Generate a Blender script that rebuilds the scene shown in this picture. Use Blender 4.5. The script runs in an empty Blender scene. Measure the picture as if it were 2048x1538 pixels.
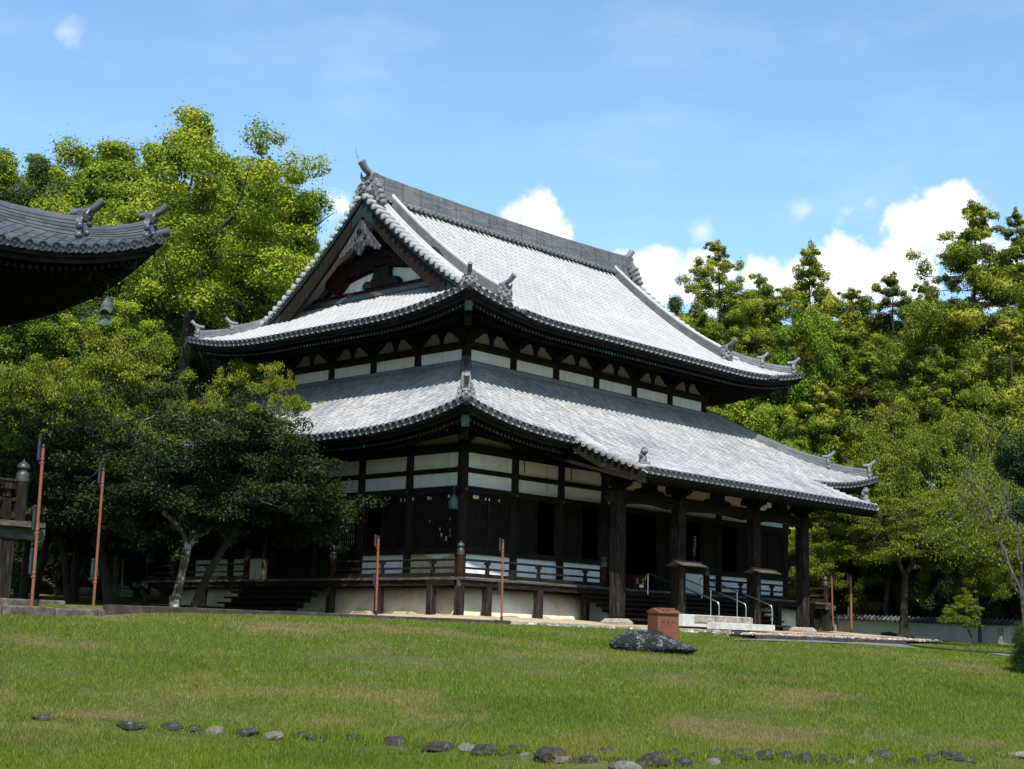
import bpy, math, random
import numpy as np
from mathutils import Vector, Matrix, Euler
R = math.radians
rnd = random.Random(7)
nrng = np.random.default_rng(11)
scene = bpy.context.scene
col = scene.collection

# ------------------------------------------------------------------ camera
CAM = np.array([-36.2322, -35.8920, -0.7878])
YAW, PITCH, ROLL, FPX = R(42.9236), R(9.8159), R(1.5767), 2959.02
_fw = np.array([math.cos(YAW)*math.cos(PITCH), math.sin(YAW)*math.cos(PITCH), math.sin(PITCH)])
_r0 = np.array([math.sin(YAW), -math.cos(YAW), 0.0])
_u0 = np.cross(_r0, _fw)
_rt = _r0*math.cos(ROLL)+_u0*math.sin(ROLL)
_up = -_r0*math.sin(ROLL)+_u0*math.cos(ROLL)
cd = bpy.data.cameras.new('camera')
cam = bpy.data.objects.new('camera', cd)
col.objects.link(cam)
m = Matrix.Identity(4)
for i in range(3):
    m[i][0], m[i][1], m[i][2], m[i][3] = _rt[i], _up[i], -_fw[i], CAM[i]
cam.matrix_world = m
cd.sensor_width = 36.0
cd.lens = FPX/2048*36
cd.clip_start, cd.clip_end = 0.3, 6000
scene.camera = cam

def ray(px, py):
    return _fw+(px-1024)/FPX*_rt-(py-769)/FPX*_up
def at(px, py, Z):
    """the point at photo pixel (px, py), Z metres ahead of the camera"""
    return CAM+ray(px, py)*Z

# ------------------------------------------------------------------ sun, sky, exposure
SUN = Vector((-0.54, -0.645, 1.0)).normalized()
EL = math.asin(SUN.z)
ld = bpy.data.lights.new('sun', 'SUN'); ld.energy = 5.0; ld.angle = R(0.53); ld.color = (1.0, 0.95, 0.86)
lo = bpy.data.objects.new('sun', ld); col.objects.link(lo)
lo.rotation_euler = SUN.to_track_quat('Z', 'Y').to_euler()
lo.location = (-40, -50, 60)
w = bpy.data.worlds.new('World'); scene.world = w; w.use_nodes = True
nt = w.node_tree; nt.nodes.clear()
def N(nt, t, **kw):
    n = nt.nodes.new(t)
    for k, v in kw.items():
        if k.startswith('i_'):
            key = k[2:]
            key = int(key) if key.isdigit() else key.replace('_', ' ')
            n.inputs[key].default_value = v
        else: setattr(n, k, v)
    return n
def math_n(nt, op, a, b=None, c=None, clamp=False):
    n = nt.nodes.new('ShaderNodeMath'); n.operation = op; n.use_clamp = clamp
    for i, v in enumerate((a, b, c)):
        if v is None: continue
        if isinstance(v, (int, float)): n.inputs[i].default_value = v
        else: nt.links.new(v, n.inputs[i])
    return n.outputs[0]
sky = N(nt, 'ShaderNodeTexSky', sky_type='NISHITA', sun_disc=False, sun_elevation=EL,
        sun_rotation=math.atan2(SUN.x, SUN.y), altitude=100, air_density=1.0, dust_density=0.6, ozone_density=1.6)
tc = N(nt, 'ShaderNodeTexCoord')
# clouds: cumulus banks at fixed directions of the sky, edges broken by noise
def dirvec(px, py):
    d = ray(px, py); return d/np.linalg.norm(d)
blobs = [(1080, 445, 70), (1035, 430, 40), (1115, 470, 45), (1300, 562, 78), (1420, 566, 78), (1330, 528, 46), (1530, 566, 66), (1600, 552, 58),
         (1685, 508, 52), (1660, 560, 80), (1720, 560, 85), (1810, 535, 80), (1800, 475, 58), (1855, 445, 62), (1900, 418, 56),
         (1930, 490, 80), (1862, 388, 30), (1990, 540, 80), (1948, 430, 42), (690, 405, 30), (1240, 562, 50),
         (2600, 560, 160), (-500, 500, 200), (-200, 560, 120)]
mx = None
for bx, by, br in blobs:
    dv = dirvec(bx, by)
    dist = N(nt, 'ShaderNodeVectorMath', operation='DISTANCE'); dist.inputs[1].default_value = dv
    nt.links.new(tc.outputs['Generated'], dist.inputs[0])
    amt = math_n(nt, 'MULTIPLY_ADD', dist.outputs['Value'], -FPX/br*1.0, 1.0)
    amt = math_n(nt, 'MULTIPLY', amt, br/75.0)
    mx = amt if mx is None else math_n(nt, 'MAXIMUM', mx, amt)
nz = N(nt, 'ShaderNodeTexNoise', i_Scale=34.0, i_Detail=9.0, i_Roughness=0.6)
nt.links.new(tc.outputs['Generated'], nz.inputs['Vector'])
nn = math_n(nt, 'MULTIPLY_ADD', nz.outputs['Fac'], 1.9, -0.95)
sumc = math_n(nt, 'ADD', mx, nn)
mr = N(nt, 'ShaderNodeMapRange', interpolation_type='SMOOTHSTEP'); nt.links.new(sumc, mr.inputs['Value'])
mr.inputs['From Min'].default_value = 0.0; mr.inputs['From Max'].default_value = 0.48
# thin wisps
wm = N(nt, 'ShaderNodeMapping', i_Scale=(5.0, 5.0, 14.0)); nt.links.new(tc.outputs['Generated'], wm.inputs['Vector'])
wz = N(nt, 'ShaderNodeTexNoise', i_Scale=1.6, i_Detail=8.0, i_Roughness=0.6); nt.links.new(wm.outputs[0], wz.inputs['Vector'])
wr = N(nt, 'ShaderNodeMapRange', interpolation_type='SMOOTHSTEP'); nt.links.new(wz.outputs['Fac'], wr.inputs['Value'])
wr.inputs['From Min'].default_value = 0.42; wr.inputs['From Max'].default_value = 0.85; wr.inputs['To Max'].default_value = 0.13
fx = None
for bx, by, br in ((1600, 412, 42), (1690, 415, 60), (130, 62, 38), (672, 410, 52), (1400, 462, 46), (1740, 400, 40)):
    dist = N(nt, 'ShaderNodeVectorMath', operation='DISTANCE'); dist.inputs[1].default_value = dirvec(bx, by)
    nt.links.new(tc.outputs['Generated'], dist.inputs[0])
    amt = math_n(nt, 'MULTIPLY_ADD', dist.outputs['Value'], -FPX/br, 1.0)
    fx = amt if fx is None else math_n(nt, 'MAXIMUM', fx, amt)
fr = N(nt, 'ShaderNodeMapRange', interpolation_type='SMOOTHSTEP'); nt.links.new(math_n(nt, 'ADD', fx, math_n(nt, 'MULTIPLY', nn, 1.5)), fr.inputs['Value'])
fr.inputs['From Min'].default_value = 0.2; fr.inputs['From Max'].default_value = 1.5; fr.inputs['To Max'].default_value = 0.5
cm = math_n(nt, 'MAXIMUM', math_n(nt, 'MAXIMUM', mr.outputs[0], wr.outputs[0]), fr.outputs[0])
# cloud body: white with faint grey modelling
cz = N(nt, 'ShaderNodeTexNoise', i_Scale=22.0, i_Detail=5.0); nt.links.new(tc.outputs['Generated'], cz.inputs['Vector'])
CLOUD = 9.0
cr = N(nt, 'ShaderNodeMapRange'); nt.links.new(cz.outputs['Fac'], cr.inputs['Value'])
cr.inputs['From Min'].default_value = 0.25; cr.inputs['From Max'].default_value = 0.7
cr.inputs['To Min'].default_value = CLOUD*0.74; cr.inputs['To Max'].default_value = CLOUD*1.06
cc = N(nt, 'ShaderNodeCombineColor')
for i, k in enumerate((0.985, 1.0, 1.02)):
    nt.links.new(math_n(nt, 'MULTIPLY', cr.outputs[0], k), cc.inputs[i])
SKYTINT = N(nt, 'ShaderNodeMix', data_type='RGBA', blend_type='MULTIPLY'); SKYTINT.inputs[0].default_value = 1.0
nt.links.new(sky.outputs[0], SKYTINT.inputs[6]); SKYTINT.inputs[7].default_value = (1.30, 1.50, 1.53, 1)
mix = N(nt, 'ShaderNodeMix', data_type='RGBA')
nt.links.new(cm, mix.inputs[0]); nt.links.new(SKYTINT.outputs[2], mix.inputs[6]); nt.links.new(cc.outputs[0], mix.inputs[7])
bg = N(nt, 'ShaderNodeBackground'); bg.inputs['Strength'].default_value = 0.10
nt.links.new(mix.outputs[2], bg.inputs['Color'])
wo = N(nt, 'ShaderNodeOutputWorld'); nt.links.new(bg.outputs[0], wo.inputs['Surface'])
vs = scene.view_settings
vs.view_transform = 'Standard'; vs.look = 'None'; vs.exposure = 0.62; vs.gamma = 1.0
scene.cycles.max_bounces = 6; scene.cycles.diffuse_bounces = 3; scene.cycles.transmission_bounces = 3; scene.cycles.transparent_max_bounces = 4
scene.cycles.sample_clamp_indirect = 6.0

# ------------------------------------------------------------------ materials
def newmat(name):
    mt = bpy.data.materials.new(name); mt.use_nodes = True
    nt = mt.node_tree; b = nt.nodes['Principled BSDF']
    return mt, nt, b
def ramp(nt, fac, stops):
    n = nt.nodes.new('ShaderNodeValToRGB'); el = n.color_ramp.elements
    while len(el) < len(stops): el.new(0.5)
    for e, (p, c) in zip(el, stops):
        e.position = p; e.color = (*c, 1)
    nt.links.new(fac, n.inputs['Fac']); return n.outputs['Color']
def noise(nt, scale, detail=5, rough=0.55, vec=None, stretch=None):
    n = N(nt, 'ShaderNodeTexNoise', i_Scale=scale, i_Detail=detail, i_Roughness=rough)
    if vec is None: vec = N(nt, 'ShaderNodeTexCoord').outputs['Object']
    if stretch:
        mp = N(nt, 'ShaderNodeMapping', i_Scale=stretch); nt.links.new(vec, mp.inputs['Vector']); vec = mp.outputs[0]
    nt.links.new(vec, n.inputs['Vector']); return n.outputs['Fac']
def attr(nt, name='tone'):
    return N(nt, 'ShaderNodeAttribute', attribute_name=name).outputs['Fac']
def mixc(nt, fac, a, b, blend='MIX'):
    n = N(nt, 'ShaderNodeMix', data_type='RGBA', blend_type=blend)
    for s, v in ((0, fac), (6, a), (7, b)):
        if isinstance(v, (int, float)): n.inputs[s].default_value = v
        elif isinstance(v, tuple): n.inputs[s].default_value = (*v, 1)
        else: nt.links.new(v, n.inputs[s])
    return n.outputs[2]
def bump(nt, b, h, strength, dist=0.02):
    n = N(nt, 'ShaderNodeBump', i_Strength=strength, i_Distance=dist)
    nt.links.new(h, n.inputs['Height']); nt.links.new(n.outputs[0], b.inputs['Normal'])
def simple(name, stops, scale, rough=0.7, stretch=None, bmp=0.3, spec=0.3, detail=6, metallic=0.0):
    mt, nt, b = newmat(name)
    f = noise(nt, scale, detail, 0.6, stretch=stretch)
    nt.links.new(ramp(nt, f, stops), b.inputs['Base Color'])
    b.inputs['Roughness'].default_value = rough; b.inputs['Specular IOR Level'].default_value = spec
    b.inputs['Metallic'].default_value = metallic
    if bmp: bump(nt, b, f, bmp)
    return mt
def tile_mat(name, stops, rough=0.55, lichen=None):
    mt, nt, b = newmat(name)
    t = attr(nt); f = noise(nt, 3.0, 6, 0.65); g = noise(nt, 0.35, 3)
    s = math_n(nt, 'MULTIPLY_ADD', f, 0.55, math_n(nt, 'MULTIPLY', t, 0.25))
    s = math_n(nt, 'ADD', s, math_n(nt, 'MULTIPLY_ADD', g, 0.55, -0.19))
    c = ramp(nt, s, stops)
    if lichen:
        l = noise(nt, 4.5, 8, 0.75)
        k = N(nt, 'ShaderNodeMapRange'); nt.links.new(l, k.inputs['Value'])
        k.inputs['From Min'].default_value = lichen[1]; k.inputs['From Max'].default_value = lichen[1]+0.06
        c = mixc(nt, k.outputs[0], c, lichen[0])
    nt.links.new(c, b.inputs['Base Color'])
    b.inputs['Roughness'].default_value = rough; b.inputs['Specular IOR Level'].default_value = 0.35
    bump(nt, b, f, 0.25, 0.01)
    return mt
M = {}
M['tile_up'] = tile_mat('roof_tile_pale', [(0.02, (0.15, 0.155, 0.17)), (0.25, (0.27, 0.272, 0.28)), (0.55, (0.345, 0.343, 0.343)), (0.95, (0.42, 0.41, 0.39))])
M['tile_low'] = tile_mat('roof_tile_mottled', [(0.12, (0.09, 0.097, 0.112)), (0.34, (0.18, 0.185, 0.198)), (0.54, (0.285, 0.285, 0.288)), (0.74, (0.39, 0.38, 0.365)), (0.92, (0.50, 0.46, 0.42))])
M['tile_edge'] = tile_mat('roof_tile_dark', [(0.1, (0.022, 0.025, 0.030)), (0.45, (0.045, 0.049, 0.057)), (0.85, (0.09, 0.094, 0.10))])
M['ridge'] = tile_mat('ridge_tile_grey', [(0.1, (0.06, 0.063, 0.07)), (0.5, (0.135, 0.138, 0.145)), (0.9, (0.25, 0.25, 0.25))])
M['tile_pagoda'] = tile_mat('pagoda_tile', [(0.08, (0.018, 0.022, 0.030)), (0.4, (0.040, 0.047, 0.062)), (0.7, (0.085, 0.09, 0.105)), (0.95, (0.15, 0.15, 0.155))], 0.40, ((0.17, 0.062, 0.02), 0.615))
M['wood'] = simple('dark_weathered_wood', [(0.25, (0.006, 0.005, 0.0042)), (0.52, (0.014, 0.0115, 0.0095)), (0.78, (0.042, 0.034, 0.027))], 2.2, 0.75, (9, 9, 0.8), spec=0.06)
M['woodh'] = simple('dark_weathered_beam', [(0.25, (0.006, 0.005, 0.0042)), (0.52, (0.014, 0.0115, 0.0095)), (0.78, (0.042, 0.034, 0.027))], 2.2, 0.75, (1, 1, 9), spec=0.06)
M['deckwood'] = simple('grey_weathered_wood', [(0.25, (0.022, 0.018, 0.014)), (0.5, (0.055, 0.047, 0.038)), (0.8, (0.15, 0.135, 0.11))], 3.0, 0.8, (1, 1, 8))
M['postwood'] = simple('grey_weathered_post', [(0.28, (0.005, 0.0042, 0.0035)), (0.5, (0.016, 0.013, 0.0108)), (0.74, (0.065, 0.056, 0.047))], 2.4, 0.8, (9, 9, 0.7), spec=0.06)
M['redwood'] = simple('reddish_bare_wood', [(0.25, (0.008, 0.005, 0.004)), (0.55, (0.026, 0.013, 0.009)), (0.85, (0.085, 0.036, 0.018))], 2.0, 0.75, (3, 3, 3), spec=0.06)
M['plaster'] = simple('white_plaster', [(0.2, (0.44, 0.43, 0.41)), (0.46, (0.64, 0.645, 0.645)), (0.85, (0.73, 0.735, 0.74))], 1.8, 0.9, (2, 2, 0.45), 0.05, 0.1)
M['wallplaster'] = simple('cream_wall_plaster', [(0.2, (0.50, 0.48, 0.42)), (0.5, (0.66, 0.64, 0.58)), (0.85, (0.74, 0.72, 0.68))], 1.2, 0.9, (1, 1, .6), 0.05, 0.1)
M['eaveplaster'] = simple('aged_shaded_eave_plaster', [(0.2, (0.24, 0.225, 0.195)), (0.5, (0.34, 0.325, 0.29)), (0.85, (0.43, 0.415, 0.38))], 1.8, 0.9, None, 0.05, 0.1)  # aged cream-grey plaster, with under-eave shade also put into its colour
M['cream'] = simple('warm_bounce_plaster', [(0.2, (0.55, 0.46, 0.33)), (0.6, (0.70, 0.61, 0.47)), (0.9, (0.76, 0.69, 0.56))], 1.0, 0.9, None, 0.05, 0.1)  # upper bands behind the canopy: warm bounced light put into the plaster colour
M['bareplaster'] = simple('bare_clay_plaster', [(0.2, (0.30, 0.25, 0.17)), (0.5, (0.40, 0.34, 0.24)), (0.8, (0.48, 0.42, 0.32))], 4.0, 0.95, None, 0.2, 0.1)
def cap_mat():
    mt, nt, b = newmat('verdigris_copper_caps')
    nt.links.new(ramp(nt, attr(nt), [(0.0, (0.008, 0.011, 0.010)), (0.5, (0.014, 0.026, 0.023)), (0.75, (0.025, 0.075, 0.062)), (1.0, (0.045, 0.20, 0.155))]), b.inputs['Base Color']); b.inputs['Roughness'].default_value = 0.6
    return mt
M['green'] = cap_mat()
M['greenedge'] = simple('verdigris_edge', [(0.3, (0.007, 0.010, 0.009)), (0.6, (0.010, 0.026, 0.022)), (0.85, (0.03, 0.10, 0.08))], 1.2, 0.6, None, 0.1)
M['bronze'] = simple('aged_bronze', [(0.2, (0.022, 0.034, 0.031)), (0.5, (0.048, 0.075, 0.067)), (0.85, (0.11, 0.15, 0.13))], 7.0, 0.55, None, 0.2, 0.4)
M['cap'] = simple('dark_metal_cap', [(0.2, (0.012, 0.013, 0.012)), (0.5, (0.026, 0.028, 0.027)), (0.85, (0.065, 0.07, 0.068))], 8.0, 0.45, None, 0.1, 0.5)
M['silver'] = simple('silvered_wood', [(0.35, (0.016, 0.014, 0.014)), (0.52, (0.05, 0.047, 0.048)), (0.74, (0.17, 0.167, 0.175))], 4.0, 0.6, (4, 4, 1))
M['steel'] = simple('brushed_steel', [(0.2, (0.45, 0.46, 0.47)), (0.8, (0.62, 0.63, 0.64))], 20, 0.28, None, 0.0, 0.5, 2, 1.0)
M['concrete'] = simple('pale_concrete', [(0.25, (0.30, 0.29, 0.27)), (0.55, (0.43, 0.42, 0.40)), (0.85, (0.54, 0.53, 0.51))], 3.0, 0.9, None, 0.1)
M['earth'] = simple('packed_tan_earth', [(0.2, (0.24, 0.18, 0.11)), (0.5, (0.36, 0.28, 0.18)), (0.85, (0.46, 0.38, 0.26))], 2.5, 0.95, None, 0.3)
M['gravel'] = simple('grey_gravel', [(0.3, (0.07, 0.07, 0.073)), (0.5, (0.125, 0.125, 0.13)), (0.7, (0.20, 0.20, 0.20))], 26, 0.95, None, 0.8)
M['kerb'] = simple('weathered_kerb_stone', [(0.2, (0.014, 0.012, 0.010)), (0.5, (0.034, 0.029, 0.025)), (0.85, (0.09, 0.08, 0.07))], 3.5, 0.95, None, 0.5)  # dark stone, with tree shade also put into its colour
M['darkgranite'] = simple('stained_granite', [(0.25, (0.03, 0.023, 0.017)), (0.5, (0.07, 0.058, 0.046)), (0.8, (0.17, 0.155, 0.13))], 5.0, 0.9, None, 0.5)
M['granite'] = simple('pale_granite', [(0.25, (0.13, 0.11, 0.085)), (0.5, (0.24, 0.215, 0.18)), (0.8, (0.38, 0.35, 0.31))], 6.0, 0.9, None, 0.5)
M['rust'] = simple('red_brown_paint', [(0.25, (0.085, 0.030, 0.019)), (0.5, (0.125, 0.043, 0.026)), (0.8, (0.165, 0.062, 0.038))], 2.5, 0.65, None, 0.08)
M['pole'] = simple('terracotta_paint', [(0.25, (0.15, 0.055, 0.032)), (0.55, (0.20, 0.075, 0.045)), (0.85, (0.26, 0.11, 0.07))], 3.0, 0.5, None, 0.05, 0.4)
M['black'] = simple('black_plastic', [(0.3, (0.008, 0.011, 0.014)), (0.7, (0.018, 0.024, 0.03))], 5.0, 0.4, None, 0, 0.5)
M['lens'] = simple('dark_blue_lens', [(0.3, (0.02, 0.05, 0.07)), (0.7, (0.04, 0.09, 0.12))], 5.0, 0.15, None, 0, 0.6)
M['gold'] = simple('gold_paint', [(0.3, (0.42, 0.27, 0.05)), (0.7, (0.55, 0.36, 0.08))], 8.0, 0.5, None, 0)
M['paper'] = simple('pale_paper', [(0.3, (0.42, 0.36, 0.27)), (0.7, (0.62, 0.56, 0.45))], 8.0, 0.9, None, 0)
M['redpaper'] = simple('faded_red_paper', [(0.3, (0.22, 0.07, 0.055)), (0.7, (0.30, 0.10, 0.08))], 8.0, 0.9, None, 0)
def rock_mat(name, dark, lichen, thr, sc=3.0):
    mt, nt, b = newmat(name)
    f = noise(nt, sc, 8, 0.65); g = noise(nt, sc*2.3, 9, 0.75); h = noise(nt, sc*0.5, 2)
    c = ramp(nt, f, [(0.25, dark[0]), (0.55, dark[1]), (0.85, dark[2])])
    s = math_n(nt, 'MULTIPLY_ADD', h, 0.6, g)
    k = N(nt, 'ShaderNodeMapRange'); nt.links.new(s, k.inputs['Value'])
    k.inputs['From Min'].default_value = thr; k.inputs['From Max'].default_value = thr+0.13
    nt.links.new(mixc(nt, k.outputs[0], c, lichen), b.inputs['Base Color'])
    b.inputs['Roughness'].default_value = 0.9; b.inputs['Specular IOR Level'].default_value = 0.25
    bump(nt, b, g, 1.0, 0.06)
    return mt
M['boulder'] = rock_mat('lichened_dark_rock', ((0.006, 0.007, 0.007), (0.013, 0.014, 0.014), (0.035, 0.035, 0.034)), (0.19, 0.195, 0.205), 0.83, 7.0)
M['stone'] = rock_mat('mossy_field_stone', ((0.02, 0.018, 0.016), (0.05, 0.045, 0.04), (0.12, 0.11, 0.095)), (0.22, 0.21, 0.20), 0.93, 8)
M['stonepale'] = rock_mat('pale_field_stone', ((0.09, 0.08, 0.07), (0.17, 0.155, 0.135), (0.28, 0.26, 0.23)), (0.30, 0.285, 0.26), 0.92, 8)
M['rubble'] = rock_mat('rubble_stone', ((0.05, 0.044, 0.038), (0.14, 0.125, 0.105), (0.30, 0.275, 0.235)), (0.46, 0.44, 0.40), 0.80, 3.5)
M['pebble'] = rock_mat('river_pebble', ((0.16, 0.14, 0.12), (0.30, 0.27, 0.235), (0.45, 0.42, 0.375)), (0.52, 0.50, 0.46), 0.86, 3.0)
M['bark'] = rock_mat('grey_brown_bark', ((0.016, 0.013, 0.010), (0.045, 0.037, 0.029), (0.10, 0.085, 0.07)), (0.20, 0.20, 0.185), 0.98, 2.5)
M['barkpale'] = rock_mat('lichened_maple_bark', ((0.03, 0.027, 0.022), (0.075, 0.068, 0.058), (0.16, 0.15, 0.13)), (0.40, 0.42, 0.40), 0.82, 1.6)
M['twig'] = rock_mat('bare_grey_twig', ((0.045, 0.038, 0.032), (0.09, 0.08, 0.07), (0.15, 0.14, 0.125)), (0.22, 0.21, 0.20), 0.95, 2.5)
# soil under the grass, with its bare dry patches
def lawn_mat():
    mt, nt, b = newmat('turf_soil')
    pos = N(nt, 'ShaderNodeNewGeometry').outputs['Position']
    a = noise(nt, 0.28, 5, 0.6, pos); f = noise(nt, 9.0, 6, 0.7, pos)
    c = ramp(nt, f, [(0.3, (0.030, 0.040, 0.010)), (0.6, (0.060, 0.082, 0.018)), (0.85, (0.11, 0.115, 0.04))])
    d = ramp(nt, f, [(0.3, (0.09, 0.07, 0.03)), (0.7, (0.20, 0.16, 0.075))])
    k = N(nt, 'ShaderNodeMapRange'); nt.links.new(a, k.inputs['Value']); k.inputs['From Min'].default_value = 0.52; k.inputs['From Max'].default_value = 0.70
    nt.links.new(mixc(nt, k.outputs[0], c, d), b.inputs['Base Color']); b.inputs['Roughness'].default_value = 0.95
    b.inputs['Specular IOR Level'].default_value = 0.1
    bump(nt, b, f, 0.6, 0.05); return mt
M['turf'] = lawn_mat()
def leaf_mat(name, stops, trans=0.24, hv=0.10, rough=0.6):
    mt, nt, b = newmat(name)
    t = attr(nt); oi = N(nt, 'ShaderNodeObjectInfo')
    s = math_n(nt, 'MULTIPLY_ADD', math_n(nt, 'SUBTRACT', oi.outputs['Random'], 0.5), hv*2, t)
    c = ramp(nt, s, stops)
    nt.links.new(c, b.inputs['Base Color']); b.inputs['Roughness'].default_value = rough
    b.inputs['Specular IOR Level'].default_value = 0.18
    tr = N(nt, 'ShaderNodeBsdfTranslucent'); nt.links.new(mixc(nt, 1.0, c, (1.0, 1.15, 0.55), 'MULTIPLY'), tr.inputs['Color'])
    mx = N(nt, 'ShaderNodeMixShader'); mx.inputs[0].default_value = trans
    nt.links.new(b.outputs[0], mx.inputs[1]); nt.links.new(tr.outputs[0], mx.inputs[2])
    nt.links.new(mx.outputs[0], nt.nodes['Material Output'].inputs['Surface']); return mt
M['camphor'] = leaf_mat('camphor_leaf', [(0.0, (0.036, 0.074, 0.005)), (0.45, (0.132, 0.188, 0.010)), (0.8, (0.235, 0.275, 0.018)), (1.0, (0.35, 0.35, 0.04))])
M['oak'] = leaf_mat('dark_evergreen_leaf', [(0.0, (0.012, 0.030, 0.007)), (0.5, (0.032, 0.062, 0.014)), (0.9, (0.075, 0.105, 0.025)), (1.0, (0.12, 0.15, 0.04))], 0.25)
M['cedar'] = leaf_mat('cedar_spray', [(0.0, (0.055, 0.038, 0.010)), (0.12, (0.022, 0.042, 0.005)), (0.5, (0.085, 0.122, 0.008)), (0.85, (0.205, 0.222, 0.016)), (1.0, (0.30, 0.29, 0.03))], 0.15, 0.16)
M['maple'] = leaf_mat('olive_maple_leaf', [(0.0, (0.040, 0.064, 0.006)), (0.4, (0.108, 0.142, 0.011)), (0.8, (0.19, 0.212, 0.019)), (1.0, (0.26, 0.21, 0.035))], 0.3)
M['bush'] = leaf_mat('fresh_green_leaf', [(0.0, (0.035, 0.08, 0.006)), (0.5, (0.105, 0.18, 0.011)), (0.9, (0.19, 0.27, 0.02)), (1.0, (0.26, 0.31, 0.04))], 0.24)
M['pine'] = leaf_mat('pine_needle', [(0.0, (0.010, 0.028, 0.006)), (0.5, (0.026, 0.058, 0.012)), (1.0, (0.06, 0.10, 0.02))], 0.15)
def grass_mat():
    mt, nt, b = newmat('grass_blade')
    pos = N(nt, 'ShaderNodeNewGeometry').outputs['Position']
    t = attr(nt); a = noise(nt, 0.28, 5, 0.6, pos); e = noise(nt, 1.1, 4, 0.6, pos)
    g = ramp(nt, t, [(0.0, (0.050, 0.082, 0.005)), (0.5, (0.112, 0.155, 0.008)), (0.85, (0.170, 0.206, 0.014)), (1.0, (0.27, 0.235, 0.08))])
    g = mixc(nt, attr(nt, 'lush'), g, mixc(nt, 1.0, g, (0.55, 0.78, 0.55), 'MULTIPLY'))
    d = ramp(nt, t, [(0.0, (0.09, 0.08, 0.02)), (0.6, (0.20, 0.155, 0.06)), (1.0, (0.30, 0.23, 0.11))])
    s = math_n(nt, 'ADD', a, math_n(nt, 'MULTIPLY_ADD', e, 0.35, -0.175))
    s = math_n(nt, 'MULTIPLY_ADD', t, 0.12, s)
    s = math_n(nt, 'MULTIPLY_ADD', attr(nt, 'dry'), 0.30, s)
    k = N(nt, 'ShaderNodeMapRange'); nt.links.new(s, k.inputs['Value']); k.inputs['From Min'].default_value = 0.60; k.inputs['From Max'].default_value = 0.84; k.inputs['To Max'].default_value = 0.9
    c = mixc(nt, k.outputs[0], g, d)
    nt.links.new(c, b.inputs['Base Color']); b.inputs['Roughness'].default_value = 0.55; b.inputs['Specular IOR Level'].default_value = 0.25
    tr = N(nt, 'ShaderNodeBsdfTranslucent'); nt.links.new(c, tr.inputs['Color'])
    mx = N(nt, 'ShaderNodeMixShader'); mx.inputs[0].default_value = 0.3
    nt.links.new(b.outputs[0], mx.inputs[1]); nt.links.new(tr.outputs[0], mx.inputs[2])
    nt.links.new(mx.outputs[0], nt.nodes['Material Output'].inputs['Surface']); return mt
M['grass'] = grass_mat()
def stained_plaster():
    # plinth plaster: cream with ochre weather stains and peeled edges
    mt, nt, b = newmat('stained_plinth_plaster')
    f = noise(nt, 0.9, 6, 0.65, stretch=(1, 1, 0.45)); g = noise(nt, 3.0, 7, 0.7)
    c = ramp(nt, f, [(0.28, (0.42, 0.27, 0.13)), (0.42, (0.60, 0.47, 0.31)), (0.6, (0.70, 0.62, 0.50)), (0.85, (0.74, 0.70, 0.63))])
    k = N(nt, 'ShaderNodeMapRange'); nt.links.new(g, k.inputs['Value']); k.inputs['From Min'].default_value = 0.66; k.inputs['From Max'].default_value = 0.70
    nt.links.new(mixc(nt, k.outputs[0], c, (0.30, 0.22, 0.14)), b.inputs['Base Color']); b.inputs['Roughness'].default_value = 0.9
    bump(nt, b, g, 0.2, 0.02); return mt
M['plinth'] = stained_plaster()

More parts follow.
